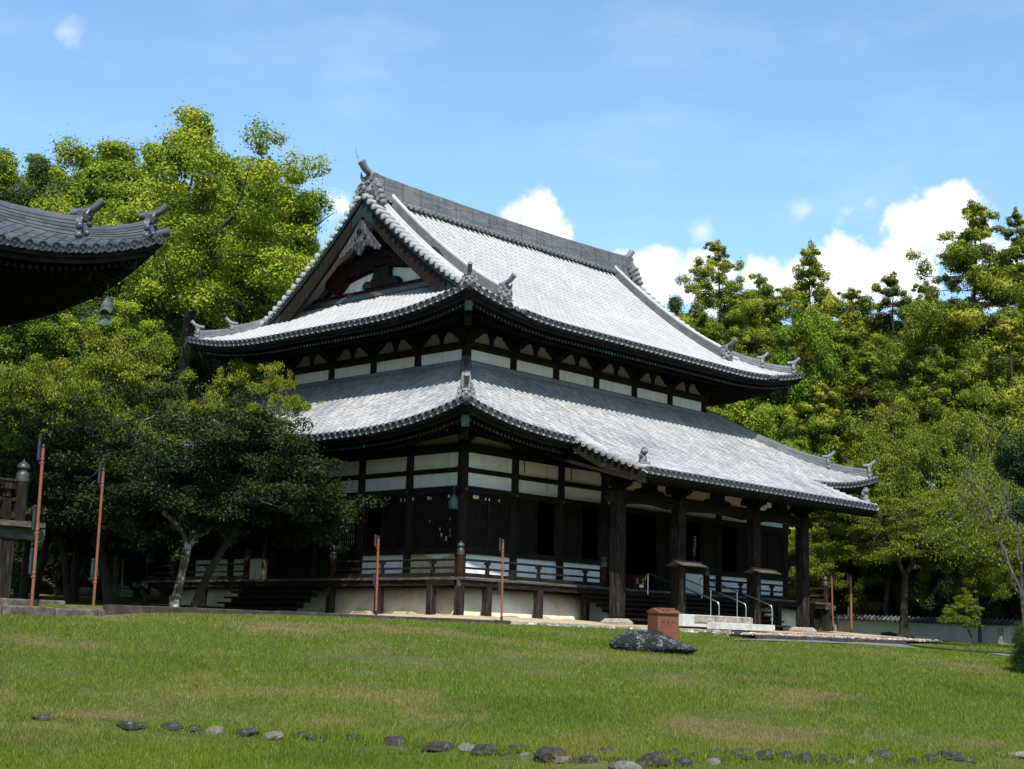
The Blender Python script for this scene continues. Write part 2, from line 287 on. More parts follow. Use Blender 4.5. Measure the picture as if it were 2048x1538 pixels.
# ------------------------------------------------------------------ mesh builder
class MB:
    def __init__(s): s.v = []; s.f = []; s.t = []
    def add(s, vs, fs, tone=None):
        o = len(s.v); s.v.extend([tuple(p) for p in vs])
        for f in fs:
            s.f.append(tuple(i+o for i in f)); s.t.append(rnd.random() if tone is None else tone)
        return s
    def hexa(s, c, tone=None):
        return s.add(c, [(0, 3, 2, 1), (4, 5, 6, 7), (0, 1, 5, 4), (1, 2, 6, 5), (2, 3, 7, 6), (3, 0, 4, 7)], tone)
    def box(s, x0, y0, z0, x1, y1, z1, tone=None):
        x0, x1 = min(x0, x1), max(x0, x1); y0, y1 = min(y0, y1), max(y0, y1); z0, z1 = min(z0, z1), max(z0, z1)
        return s.hexa([(x0, y0, z0), (x1, y0, z0), (x1, y1, z0), (x0, y1, z0), (x0, y0, z1), (x1, y0, z1), (x1, y1, z1), (x0, y1, z1)], tone)
    def bevbox(s, x0, y0, z0, x1, y1, z1, b=0.02, tone=None):
        """box with chamfered vertical and horizontal edges"""
        x0, x1 = min(x0, x1), max(x0, x1); y0, y1 = min(y0, y1), max(y0, y1)
        def ring(i, z): return [(x0+i+b, y0+i, z), (x1-i-b, y0+i, z), (x1-i, y0+i+b, z), (x1-i, y1-i-b, z), (x1-i-b, y1-i, z), (x0+i+b, y1-i, z), (x0+i, y1-i-b, z), (x0+i, y0+i+b, z)]
        return s.loft([ring(b, z0), ring(0, z0+b), ring(0, z1-b), ring(b, z1)], True, True, tone)
    def loft(s, rings, closed=True, caps=True, tone=None):
        n = len(rings[0]); vs = [p for r in rings for p in r]; fs = []
        for i in range(len(rings)-1):
            for j in range(n if closed else n-1):
                k = (j+1) % n
                fs.append((i*n+j, i*n+k, (i+1)*n+k, (i+1)*n+j))
        if caps and closed:
            fs.append(tuple(range(n-1, -1, -1))); fs.append(tuple((len(rings)-1)*n+j for j in range(n)))
        return s.add(vs, fs, tone)
    def tube(s, pts, rad, n=8, caps=True, tone=None):
        pts = [Vector(p) for p in pts]; rings = []
        if isinstance(rad, (int, float)): rad = [rad]*len(pts)
        a = None
        for i, p in enumerate(pts):
            d = (pts[min(i+1, len(pts)-1)]-pts[max(i-1, 0)]).normalized()
            if a is None:
                a = d.orthogonal().normalized()
            else:
                a = (a-d*a.dot(d))
                a = a.normalized() if a.length > 1e-6 else d.orthogonal().normalized()
            b = d.cross(a)
            rings.append([p+(a*math.cos(2*math.pi*k/n)+b*math.sin(2*math.pi*k/n))*rad[i] for k in range(n)])
        return s.loft(rings, True, caps, tone)
    def bar(s, p, q, wd, ht, up=(0, 0, 1), tone=None):
        """rectangular bar from p to q, wd across, ht along up, centred on the line"""
        p, q, up = Vector(p), Vector(q), Vector(up); d = (q-p).normalized()
        x = d.cross(up)
        x = x.normalized() if x.length > 1e-5 else Vector((1, 0, 0)); y = x.cross(d)
        x = x*wd/2; y = y*ht/2
        return s.hexa([p-x-y, p+x-y, p+x+y, p-x+y, q-x-y, q+x-y, q+x+y, q-x+y][0:8], tone) if False else s.loft([[p-x-y, p+x-y, p+x+y, p-x+y], [q-x-y, q+x-y, q+x+y, q-x+y]], True, True, tone)
    def lathe(s, c, prof, n=14, tone=None):
        c = Vector(c)
        rings = [[c+Vector((r*math.cos(2*math.pi*k/n), r*math.sin(2*math.pi*k/n), z)) for k in range(n)] for r, z in prof]
        return s.loft(rings, True, True, tone)
    def prism(s, poly, d, tone=None):
        """polygon of 3-D points pushed along d"""
        d = Vector(d); poly = [Vector(p) for p in poly]
        return s.loft([poly, [p+d for p in poly]], True, True, tone)
    def blob(s, c, rx, ry, rz, rot=None, n=8, mm=6, tone=None, bumpy=0.0):
        c = Vector(c); rings = []
        for i in range(mm+1):
            th = math.pi*(i/mm); th = min(max(th, 0.05), math.pi-0.05)
            rr = []
            for k in range(n):
                ph = 2*math.pi*k/n
                v = Vector((rx*math.sin(th)*math.cos(ph), ry*math.sin(th)*math.sin(ph), -rz*math.cos(th)))
                if bumpy: v *= 1+bumpy*(rnd.random()-0.5)
                if rot is not None: v = rot @ v
                rr.append(c+v)
            rings.append(rr)
        return s.loft(rings, True, True, tone)
    def build(s, name, mat, parent=None, smooth=False, loc=None):
        me = bpy.data.meshes.new(name); me.from_pydata([tuple(p) for p in s.v], [], s.f); me.update()
        a = me.attributes.new('tone', 'FLOAT', 'FACE'); a.data.foreach_set('value', s.t)
        if smooth:
            me.polygons.foreach_set('use_smooth', [True]*len(me.polygons))
            try: me.set_sharp_from_angle(angle=R(40))
            except Exception: pass
        me.materials.append(mat)
        o = bpy.data.objects.new(name, me); col.objects.link(o)
        if parent is not None: o.parent = parent
        if loc is not None: o.location = loc
        return o
def empty(name, label, cat, group=None, loc=(0, 0, 0), kind=None):
    o = bpy.data.objects.new(name, None); col.objects.link(o); o.location = loc
    return tag(o, label, cat, group, kind)
def tag(o, label=None, cat=None, group=None, kind=None):
    if label: o['label'] = label
    if cat: o['category'] = cat
    if group: o['group'] = group
    if kind: o['kind'] = kind
    return o
def copy_tree(o, parent=None):
    c = o.copy(); col.objects.link(c)
    if parent is not None: c.parent = parent
    for ch in [x for x in o.children]: copy_tree(ch, c)
    return c

# ------------------------------------------------------------------ terrain
_S = np.array([-60, 8, 17, 22, 28, 35, 45, 60, 74, 86, 110, 170, 320, 700.])
_T = np.array([-400, -60, -25, -12, 0, 10, 20, 45, 400.])
_Z = np.array([
    [-2.3, -2.3, -2.3, -2.3, -2.3, -2.3, -2.3, -2.3, -2.3],
    [-2.3, -2.3, -2.3, -2.3, -2.3, -2.3, -2.3, -2.3, -2.3],
    [-2.2, -2.2, -2.22, -2.26, -2.29, -2.29, -2.29, -2.3, -2.3],
    [-1.9, -1.9, -1.95, -2.07, -2.12, -2.15, -2.18, -2.2, -2.2],
    [-1.1, -1.1, -1.1, -1.22, -1.64, -1.76, -1.84, -1.9, -1.9],
    [-.4, -.4, -.4, -.5, -1.07, -1.27, -1.42, -1.5, -1.5],
    [-.15, -.15, -.12, -.18, -.42, -.72, -.98, -1.1, -1.1],
    [.3, .3, .36, .25, -.2, -.46, -.68, -.8, -.8],
    [1.0, 1.0, .9, .6, -.2, -.2, -.05, -.1, 0],
    [3.0, 3.0, 2.2, 1.6, .2, .15, .3, .3, .5],
    [14, 12, 9, 6, 3, 3, 3, 4, 5],
    [46, 36, 28, 22, 14, 12, 12, 12, 14],
    [90, 70, 56, 44, 30, 26, 26, 26, 28],
    [120, 100, 80, 60, 40, 34, 34, 34, 36]], float)
_FH = np.array([math.cos(YAW), math.sin(YAW)]); _RH = np.array([math.sin(YAW), -math.cos(YAW)])
def G0(x, y):
    """height of the ground"""
    dx, dy = np.asarray(x, float)-CAM[0], np.asarray(y, float)-CAM[1]
    s = np.clip(dx*_FH[0]+dy*_FH[1], _S[0], _S[-1]-1e-6); t = np.clip(dx*_RH[0]+dy*_RH[1], _T[0], _T[-1]-1e-6)
    i = np.clip(np.searchsorted(_S, s, 'right')-1, 0, len(_S)-2); j = np.clip(np.searchsorted(_T, t, 'right')-1, 0, len(_T)-2)
    a = (s-_S[i])/(_S[i+1]-_S[i]); b = (t-_T[j])/(_T[j+1]-_T[j])
    z = _Z[i, j]*(1-a)*(1-b)+_Z[i+1, j]*a*(1-b)+_Z[i, j+1]*(1-a)*b+_Z[i+1, j+1]*a*b
    z = z+0.045*np.sin(s*0.55+t*0.21)*np.sin(t*0.43-s*0.17)*(s < 60)
    return z
_ROW = None
_EX = [-60, -25, -17.4, -15.8, -12.8, -9.5, -3.6, 0, 3.5, 8, 18, 24, 30, 60]
_EZ = [-.6, -.6, -.50, -.37, -.31, -.28, -.31, -.34, -.40, -.54, -.46, -.32, -.36, -.5]
def G(x, y):
    x, y = np.asarray(x, float), np.asarray(y, float)
    z = G0(x, y); d = np.interp(x, _EX, _EZ)-G0(x, np.full_like(x, -5.3))
    wx = np.clip((x+32)/8, 0, 1)*np.clip((38-x)/8, 0, 1)
    z = z+d*wx*np.exp(-np.minimum(y+5.3, 0)**2/45)*np.where(y > -5.3, np.exp(-np.maximum(y+5.3, 0)**2/40), 1)
    if _ROW is not None:      # the lawn drops a hand's breadth at the row of field stones
        s = (x-CAM[0])*_FH[0]+(y-CAM[1])*_FH[1]; t = (x-CAM[0])*_RH[0]+(y-CAM[1])*_RH[1]
        q = np.clip((np.interp(t, _ROW[0], _ROW[1])+.05-s)/.35, 0, 1); z = z-.12*q*q*(3-2*q)
    z = np.where((np.asarray(y, float) > -4.9) & (np.asarray(x, float) < -2.0), np.maximum(z, -0.24), z)
    return z
def Gf(x, y): return float(G(x, y))
def sxy(s, t): return CAM[0]+s*_FH[0]+t*_RH[0], CAM[1]+s*_FH[1]+t*_RH[1]
def ground_hit(px, py):
    """where the sight line through a photo pixel meets the ground"""
    d = ray(px, py); Z = 8.0
    while Z < 110:
        p = CAM+d*Z
        if p[2] < Gf(p[0], p[1]): return p
        Z += 0.05
    return p
_rp = [ground_hit(*q) for q in ((-250, 1434), (85, 1437), (400, 1459), (700, 1476), (1000, 1499), (1250, 1524), (1500, 1513), (1800, 1519), (2050, 1512), (2300, 1512))]
_ROW = (np.array([(p-CAM)[:2] @ _RH for p in _rp]), np.array([(p-CAM)[:2] @ _FH for p in _rp]))
def sgrid():
    a = [-60, -20, 0]+list(np.arange(8, 17, 0.7))+list(np.arange(17, 24, 0.15))+list(np.arange(24, 75, 0.7))+list(np.arange(75, 120, 4))+[130, 150, 170, 200, 240, 320, 450, 600, 699.9]
    return np.array(a)
def tgrid():
    b = [-399, -250, -160, -110, -80, -60, -48]+list(np.arange(-40, 40.1, 0.9))+[48, 60, 80, 110, 160, 250, 399]
    return np.array(b)
sg, tg = sgrid(), tgrid()
S2, T2 = np.meshgrid(sg, tg, indexing='ij')
X2, Y2 = CAM[0]+S2*_FH[0]+T2*_RH[0], CAM[1]+S2*_FH[1]+T2*_RH[1]
Z2 = G(X2, Y2)
nS, nT = S2.shape
idx = np.arange(nS*nT).reshape(nS, nT)
quads = np.stack([idx[:-1, :-1], idx[:-1, 1:], idx[1:, 1:], idx[1:, :-1]], -1).reshape(-1, 4)
def fast_mesh(name, verts, faces_n, nper, tone, mat, parent=None, smooth=False):
    """mesh from numpy arrays of equal-sided faces"""
    me = bpy.data.meshes.new(name)
    nf = len(faces_n)
    me.vertices.add(len(verts)); me.vertices.foreach_set('co', np.ascontiguousarray(verts, np.float32).ravel())
    me.loops.add(nf*nper); me.loops.foreach_set('vertex_index', np.ascontiguousarray(faces_n, np.int32).ravel())
    me.polygons.add(nf); me.polygons.foreach_set('loop_start', np.arange(0, nf*nper, nper, dtype=np.int32))
    if tone is not None:
        a = me.attributes.new('tone', 'FLOAT', 'FACE'); a.data.foreach_set('value', np.ascontiguousarray(tone, np.float32))
    me.update(calc_edges=True)
    if smooth: me.polygons.foreach_set('use_smooth', [True]*nf)
    me.materials.append(mat)
    return me
def link(name, me, parent=None, loc=None):
    o = bpy.data.objects.new(name, me); col.objects.link(o)
    if parent is not None: o.parent = parent
    if loc is not None: o.location = loc
    return o
gm = fast_mesh('ground', np.stack([X2, Y2, Z2], -1).reshape(-1, 3), quads, 4, None, M['turf'], smooth=True)
tag(link('ground', gm), kind='structure')

# ------------------------------------------------------------------ tiled roofs
class Slope:
    """one tiled slope: eave from O along e, n points up the slope in plan"""
    def __init__(s, O, e, n, L, z0, prof, lift, lt, lp, fade):
        s.O, s.e, s.n, s.L, s.z0, s.prof, s.lift, s.lt, s.lp, s.fade = O, e, n, L, z0, prof, lift, lt, lp, fade
    def lf(s, a):
        t = min(a, s.L-a); return s.lift*max(0.0, 1-max(t, -0.3)/s.lt)**s.lp
    def z(s, a, v):
        return s.z0+s.prof(v)+s.lf(a)*max(0.0, 1-max(v, 0)/s.fade)**1.5
    def p(s, a, v, dz=0.0):
        return Vector((s.O[0]+s.e[0]*a+s.n[0]*v, s.O[1]+s.e[1]*a+s.n[1]*v, s.z(a, v)+dz))
def tile_slope(sl, pitch, vmin, vmax, r, seg=0.32, m=5, tiles=None, pans=None, ends=None, ph=0.0, skip=None, capk=1.32):
    n = max(2, int(round(sl.L/pitch))); d = sl.L/n
    e3 = Vector((sl.e[0], sl.e[1], 0)); n3 = Vector((sl.n[0], sl.n[1], 0))
    for k in range(n):
        a = (k+0.5)*d
        if skip and skip(a): continue
        v0, v1 = vmin(a), vmax(a)
        if v1-v0 < 0.12: continue
        ns = max(1, int(math.ceil((v1-v0)/seg)))
        for i in range(ns):
            va, vb = v0+i*seg, min(v1, v0+(i+1)*seg)
            if vb-va < 0.02: continue
            rings = []
            jit = (rnd.random()-0.5)*0.012
            for v, rr in ((va, r), (va+(vb-va)*0.9, r*0.93), (vb+0.02, r*0.84)):
                c = sl.p(a+jit, v); q = sl.p(a, v+0.05)-sl.p(a, v); up = e3.cross(q).normalized()
                if up.z < 0: up = -up
                rings.append([c+e3*(rr*math.cos(math.pi*j/(m-1)))+up*(rr*math.sin(math.pi*j/(m-1))+0.0) for j in range(m)])
            tiles.loft(rings, False, False)
        if ends is not None:
            c = sl.p(a, v0-0.06, -0.012); R1 = r*capk; q = (sl.p(a, v0+0.05)-sl.p(a, v0)).normalized()
            up = e3.cross(q).normalized(); up = up if up.z > 0 else -up
            def disc(rad, off): return [c+up*0.02+q*off+e3*(rad*math.cos(2*math.pi*j/12))+up*(rad*math.sin(2*math.pi*j/12)) for j in range(12)]
            # capped end with raised rim and boss
            ends.loft([disc(R1, 0.16), disc(R1, 0.0), disc(R1*0.78, 0.0), disc(R1*0.74, 0.022), disc(R1*0.34, 0.022), disc(R1*0.26, 0.0)], True, True)
    for k in range(n+1 if ph else n-1+0):
        a0, a1 = (k+0.5)*d, (k+1.5)*d
        am = (a0+a1)/2
        if a1 > sl.L: continue
        if skip and skip(am): continue
        v0, v1 = vmin(am), min(vmax(am)+0.25*0, vmax(am))
        if v1-v0 < 0.1: continue
        ns = max(1, int(math.ceil((v1-v0)/0.27)))
        for i in range(ns):
            va, vb = v0+(v1-v0)*i/ns, v0+(v1-v0)*(i+1)/ns
            pans.loft([[sl.p(a0, va, 0.0), sl.p(am, va, -0.075), sl.p(a1, va, 0.0)], [sl.p(a0, vb, -0.02), sl.p(am, vb, -0.095), sl.p(a1, vb, -0.02)]], False, False)
        if ends is not None:
            lips = pans
            A, B, C_ = sl.p(a0, v0-0.03, 0.0), sl.p(am, v0-0.03, -0.055), sl.p(a1, v0-0.03, 0.0)
            h = Vector((0, 0, 0.05)); q = n3*0.10
            lips.loft([[A, B, C_, C_-h, B-h*1.25, A-h], [A+q, B+q, C_+q, C_+q-h, B+q-h*1.25, A+q-h]], True, True)
def eave_band(mb, sl, a0, a1, v0, v1, d0, d1, n=26, vlim=None):
    """timber strip that follows the eave"""
    rings = []
    for i in range(n+1):
        a = a0+(a1-a0)*i/n
        vv0, vv1 = v0(a) if callable(v0) else v0, v1(a) if callable(v1) else v1
        b = sl.z(a, vv0)
        P, Q = sl.p(a, vv0), sl.p(a, vv1)
        rings.append([Vector((P.x, P.y, b+d1)), Vector((Q.x, Q.y, b+d1)), Vector((Q.x, Q.y, b+d0)), Vector((P.x, P.y, b+d0))])
    mb.loft(rings, True, True)
def ridge_run(mb, caps, path, wd, ht, layers=6, capr=0.11, seg=0.33, base=0.0):
    """stacked ridge: thin layers that step in and out, with a row of round tiles on top"""
    rings = []
    path = [Vector(p) for p in path]
    for i, p in enumerate(path):
        d = path[min(i+1, len(path)-1)]-path[max(i-1, 0)]; x = Vector((d.y, -d.x, 0)).normalized()
        h = ht(i/(len(path)-1)) if callable(ht) else ht
        L, Rr = [], []
        for j in range(layers):
            z0 = base+(h-base)*j/layers; z1 = base+(h-base)*(j+0.72)/layers; z2 = base+(h-base)*(j+1)/layers
            wj = wd*(0.5-0.12*j/layers)
            L += [p+x*wj+Vector((0, 0, z0)), p+x*wj+Vector((0, 0, z1)), p+x*(wj-0.03)+Vector((0, 0, z1)), p+x*(wj-0.03)+Vector((0, 0, z2))]
            Rr += [p-x*wj+Vector((0, 0, z0)), p-x*wj+Vector((0, 0, z1)), p-x*(wj-0.03)+Vector((0, 0, z1)), p-x*(wj-0.03)+Vector((0, 0, z2))]
        rings.append(L+Rr[::-1])
    for i in range(len(rings)-1): mb.loft(rings[i:i+2], True, i == 0 or i == len(rings)-2)
    # round tiles on top
    tot = sum((path[i+1]-path[i]).length for i in range(len(path)-1)); n = max(1, int(tot/seg))
    def pos(u):
        u = u*tot; k = 0
        for i in range(len(path)-1):
            l = (path[i+1]-path[i]).length
            if u <= l or i == len(path)-2:
                f = u/l; q = path[i].lerp(path[i+1], f)
                h = ht((i+f)/(len(path)-1)) if callable(ht) else ht
                return q+Vector((0, 0, h-0.02))
            u -= l
    for i in range(n):
        a, b = pos(i/n), pos((i+1)/n*0.999)
        caps.tube([a, a.lerp(b, 0.88), b], [capr, capr*0.95, capr*0.86], 8, True)
def onigawara(mb, c, d, s, horn=1.0, lean=0.0):
    """demon-mask ridge end tile at c, facing plan direction d, s high; ends in an upswept horn tile"""
    d = Vector((d[0], d[1], 0)).normalized(); x = Vector((-d.y, d.x, 0)); c = Vector(c)
    def P(a, b, h): return c+x*(a*s)+d*(b*s)+Vector((0, 0, h*s))
    rot = Matrix((x, d, Vector((0, 0, 1)))).transposed()
    out = [(-.42, 0), (-.46, .16), (-.36, .30), (-.44, .48), (-.40, .62), (-.30, .70), (-.34, .86), (-.2, .82), (0, .92), (.2, .82), (.34, .86), (.30, .70), (.40, .62), (.44, .48), (.36, .30), (.46, .16), (.42, 0)]
    mb.prism([P(a, -.10, h) for a, h in out], d*(0.16*s))
    def blob(a, b, h, rx, ry, rz, n=8, mm=6): mb.blob(P(a, b, h), rx*s, ry*s, rz*s, rot, n, mm)
    blob(0, .08, .36, .27, .16, .30); blob(-.13, .20, .52, .12, .08, .07); blob(.13, .20, .52, .12, .08, .07)
    blob(0, .24, .36, .08, .09, .10); blob(-.11, .19, .44, .055, .05, .05); blob(.11, .19, .44, .055, .05, .05)
    blob(-.16, .16, .26, .10, .09, .09); blob(.16, .16, .26, .10, .09, .09); blob(0, .17, .14, .20, .10, .06); blob(0, .17, .22, .17, .11, .03)
    for sg in (-1, 1):
        mb.tube([P(sg*.18, .10, .64), P(sg*.26, .14, .80), P(sg*.22, .2, .95)], [.075*s, .05*s, .012*s], 7)
        blob(sg*.36, .0, .42, .10, .10, .12); blob(sg*.40, .0, .14, .12, .12, .10); blob(sg*.34, .02, .60, .08, .08, .08)
    if horn:
        mb.tube([P(0, -.35, .86), P(0, .0, .90), P(0, .30*horn, 1.02), P(0, .55*horn, 1.24)], [.115*s, .115*s, .12*s, .135*s], 12)
        e = P(0, .55*horn, 1.24); q = (P(0, .55*horn, 1.24)-P(0, .30*horn, 1.02)).normalized()
        mb.tube([e-q*0.01, e+q*0.012*s], [.09*s, .05*s], 12)
def hip_ridges(sl, v0, vmid, v1, wd, h1, h2, s1, s2, side):
    """two-tier ridge up the corner diagonal of slope sl; side 0: start of eave, 1: its end"""
    def D(v, dz=0.0):
        a = v if side == 0 else sl.L-v
        return sl.p(a, v, dz)
    d = (D(0)-D(1)); d.z = 0; d.normalize()
    for va, vb, n_, kw, ht, lay, cr, sz, dz in ((v0, vmid+0.25, 6, 1.0, lambda u: h1*(1.25-0.25*u), 4, 0.085, s1, -0.05), (vmid, v1, 12, 1.15, lambda u: h2*(1.2-0.2*min(1, u*3)), 5, 0.09, s2, -0.02)):
        rb, rc, ro = MB(), MB(), MB()
        ridge_run(rb, rc, [D(va+(vb-va)*i/n_, -0.03) for i in range(n_+1)], wd*kw, ht, lay, cr)
        onigawara(ro, D(va, dz), d, sz, 0.9)
        o = rb.build('corner_ridge', M['ridge'], hall); rc.build('ridge_cover_tiles', M['tile_edge'], o, True); ro.build('demon_face_tile', M['ridge'], o, True)

# ------------------------------------------------------------------ the temple hall
w_, wy_, d_ = 2.531, 2.5625, 2.591
LX, LY = 6*w_+2*d_, 4*wy_+2*d_
XS = [0, d_]+[d_+i*w_ for i in range(1, 7)]+[LX]
YS = [0, d_]+[d_+i*wy_ for i in range(1, 5)]+[LY]
XM = LX/2
hall = empty('temple_hall', 'large dark timber temple hall with two tiers of silvery tiled roof and white plaster bands', 'temple')
O1 = 3.05; O2 = 3.241
prof1 = lambda v: 0.50*v+(0.016 if v > 0 else 0.035)*v*v
def prof2(v):
    u = 8.365-v; u0 = 8.365
    return (-0.95*u+0.0283*u*u)-(-0.95*u0+0.0283*u0*u0)
def four(x0, y0, x1, y1, *a):
    return {'front': Slope((x0, y0), (1, 0), (0, 1), x1-x0, *a), 'right': Slope((x1, y0), (0, 1), (-1, 0), y1-y0, *a),
            'back': Slope((x1, y1), (-1, 0), (0, -1), x1-x0, *a), 'left': Slope((x0, y1), (0, -1), (1, 0), y1-y0, *a)}
low = four(-O1, -O1, LX+O1, LY+O1, 6.08, prof1, 0.74, 6.5, 2.5, 5.6)
up = four(d_-O2, d_-O2, LX-d_+O2, LY-d_+O2, 10.76, prof2, 0.66, 5.5, 2.2, 3.5)
KX0, KX1 = XM-7.78, XM+7.78     # step canopy across the front
PITCH_T = 0.312
VJ = O1+d_-0.12
# lower roof
pb = MB(); rows = []
inK = lambda a: KX0 < a-O1 < KX1
for k, sl in low.items():
    vmn = (lambda a: -2.95 if inK(a) else 0.0) if k == 'front' else (lambda a: 0.0)
    parts_ = ((lambda a: a > KX0+O1), (lambda a: not inK(a)), (lambda a: a < KX1+O1)) if k == 'front' else (None,)
    for sk in parts_:
        tb, eb = MB(), MB(); rows.append((tb, eb))
        tile_slope(sl, PITCH_T, vmn, lambda a, L=sl.L: min(VJ, min(a, L-a)), 0.096, tiles=tb, pans=pb, ends=eb, skip=sk)
roof = pb.build('lower_roof', M['tile_low'], hall)
for tb, eb in rows: tb.build('round_tile_rows', M['tile_low'], roof, True); eb.build('eave_end_tiles', M['tile_edge'], roof, False)
# verge tiles of the canopy, pointing outwards
fs = low['front']
for sx, xx in ((-1, KX0), (1, KX1)):
    vb, vt = MB(), MB()
    for i in range(10):
        v = -0.15-i*0.29
        c = fs.p(xx+O1, v, 0.05)
        vb.tube([c-Vector((sx*0.42, 0, 0)), c+Vector((sx*0.12, 0, 0))], [0.092, 0.104], 10); e = c+Vector((sx*0.12, 0, 0))
        vb.tube([e, e+Vector((sx*0.012, 0, 0))], [0.07, 0.05], 10)
    for dx in (0.48, 0.70):
        pts = [fs.p(xx+O1-sx*dx, 0.35-3.25*i/14, 0.07) for i in range(15)]
        for i in range(14): vt.tube([pts[i], pts[i+1]], [0.10, 0.09], 8)
    vb.build('canopy_verge_tiles', M['tile_low'], roof, True); vt.build('canopy_verge_rows', M['tile_low'], roof, True)
# flashing course against the upper wall
jb, jc = MB(), MB()
zj = low['front'].z(8, VJ)-0.02
x0, y0, x1, y1 = d_-0.1, d_-0.1, LX-d_+0.1, LY-d_+0.1
for A, B in (((x0, y0), (x1, y0)), ((x1, y0), (x1, y1)), ((x1, y1), (x0, y1)), ((x0, y1), (x0, y0))):
    ridge_run(jb, jc, [Vector((*A, zj)), Vector((*B, zj))], 0.34, 0.2, 3, 0.07)
jn = jb.build('wall_flashing_course', M['ridge'], roof); jc.build('cover_tiles', M['tile_edge'], jn, True)
# corner ridges of the lower roof (three in view)
for sl, side in ((low['front'], 0), (low['front'], 1), (low['left'], 0)):
    hip_ridges(sl, 0.35, 1.65, VJ, 0.34, 0.30, 0.38, 0.66, 0.66, side)
# upper roof: hip-and-gable
XV = 1.50                          # verge line of the gable
XG = 2.95                          # gable wall
pb = MB(); rows = []
UX0 = d_-O2
vr = 8.365
for k in ('front', 'back'):
    tb, eb = MB(), MB(); rows.append((tb, eb))
    sl = up[k]
    lim = XV-UX0
    tile_slope(sl, PITCH_T, lambda a: 0.0, lambda a, L=sl.L, lim=lim: vr-0.2 if min(a, L-a) > lim+0.75 else (min(a, L-a) if min(a, L-a) < lim else 0.0), 0.096, tiles=tb, pans=pb, ends=eb)
    # plain bed under the verge
    for a0, a1 in ((lim+0.02, lim+1.3), (sl.L-lim-1.3, sl.L-lim-0.02)):
        pb.loft([[sl.p(a0, v, -0.05), sl.p(a1, v, -0.05)] for v in np.linspace(0, vr-0.1, 24)], False, False)
    # complete the eave rows under the verge strip
    for base in (lim, sl.L-lim-0.75):
        tb, eb = MB(), MB(); rows.append((tb, eb))
        for q in range(3):
            a = base+0.02+q*0.31
            for j in range(8):
                v0 = j*0.31
                if v0 > lim+0.3: break
                c0, c1 = sl.p(a, v0, 0.0), sl.p(a, v0+0.32, 0.0)
                tb.tube([c0, c1], [0.088, 0.078], 8)
            c = sl.p(a, 0, 0.02); n3 = Vector((sl.n[0], sl.n[1], 0))
            eb.tube([c+n3*0.1, c-n3*0.015], [0.098, 0.098], 12)
for k in ('left', 'right'):
    tb, eb = MB(), MB(); rows.append((tb, eb))
    sl = up[k]
    tile_slope(sl, PITCH_T, lambda a: 0.0, lambda a, L=sl.L: min(XG-UX0+0.1, min(a, L-a)), 0.096, tiles=tb, pans=pb, ends=eb)
uroof = pb.build('upper_roof', M['tile_up'], hall)
for tb, eb in rows: tb.build('round_tile_rows', M['tile_up'], uroof, True); eb.build('eave_end_tiles', M['tile_edge'], uroof)
# verge: outward tiles, two long rows, then the descending ridge with its demon face
for gx, sx, xin in ((XV, -1, 1), (LX-XV, 1, -1)):
    for k in ('front', 'back'):
        vb, vt = MB(), MB()
        sl = up[k]
        def PV(x, v, dz=0.0):
            a = x-UX0 if k == 'front' else (LX-UX0)-x
            return sl.p(a, v, dz)
        for i in range(22):
            v = vr-0.25-i*0.288
            if v < 2.0: break
            c = PV(gx, v, 0.09)
            vb.tube([c+Vector((xin*0.5, 0, 0)), c-Vector((xin*0.10, 0, 0))], [0.10, 0.115], 10)
            e = c-Vector((xin*0.10, 0, 0)); vb.tube([e, e-Vector((xin*0.014, 0, 0))], [0.08, 0.055], 10)
        for dx, rr in ((0.60, 0.10), (0.90, 0.085), (1.12, 0.085)):
            pts = [PV(gx+xin*dx, vr-0.3-(vr-0.3-(0.05 if dx > 0.8 else 2.0))*i/26, 0.08 if dx < 0.8 else 0.03) for i in range(27)]
            for i in range(26): vt.tube([pts[i], pts[i+1]], [rr, rr*0.9], 8)
        rb, rc, ro = MB(), MB(), MB()
        vend = 1.72
        pts = [PV(gx+xin*1.45, vr-0.1-(vr-0.1-vend)*i/22, -0.04) for i in range(23)]
        ridge_run(rb, rc, pts, 0.36, lambda u: 0.50+0.14*max(0, u-0.7), 8, 0.10, 0.30)
        onigawara(ro, PV(gx+xin*1.45, vend-0.05, -0.05), (0, -1 if k == 'front' else 1), 0.82, 1.0)
        o = rb.build('descending_ridge', M['ridge'], hall); rc.build('ridge_cover_tiles', M['tile_up'], o, True); ro.build('demon_face_tile', M['ridge'], o, True)
        vb.build('gable_verge_tiles', M['tile_up'], uroof, True); vt.build('gable_verge_rows', M['tile_up'], uroof, True)
for sl, side in ((up['front'], 0), (up['front'], 1), (up['left'], 0)):
    hip_ridges(sl, 0.35, 1.35, 2.35, 0.34, 0.30, 0.36, 0.66, 0.62, side)
# main ridge
ZR = up['front'].z(8, vr)
YR = LY/2
rb, rc, ro, wi, rts = MB(), MB(), MB(), MB(), (MB(), MB())
RX0, RX1 = XV+0.42, LX-XV-0.42
sag = lambda x: 0.10*((x-XM)/(RX1-XM))**2
pts = [Vector((RX0+(RX1-RX0)*i/30, YR, ZR-0.12+sag(RX0+(RX1-RX0)*i/30)*0.3)) for i in range(31)]
ridge_run(rb, rc, pts, 0.62, lambda u: 0.95+0.10*(2*u-1)**2, 14, 0.11, 0.3)
for i in range(56):
    x = RX0+0.45+(RX1-RX0-0.9)*i/55
    for sy in (-1, 1):
        c = Vector((x, YR+sy*0.30, ZR-0.02)); rts[sy > 0].tube([c, c+Vector((0, sy*0.17, -0.03))], [0.105, 0.112], 10)
for i in range(16):
    x = RX0+0.5+(RX1-RX0-1.0)*i/15
    for sy in (-1, 1): wi.bar((x, YR+sy*0.33, ZR+0.02), (x, YR+sy*0.265, ZR+0.80+sag(x)), 0.022, 0.012, (0, 1, 0))
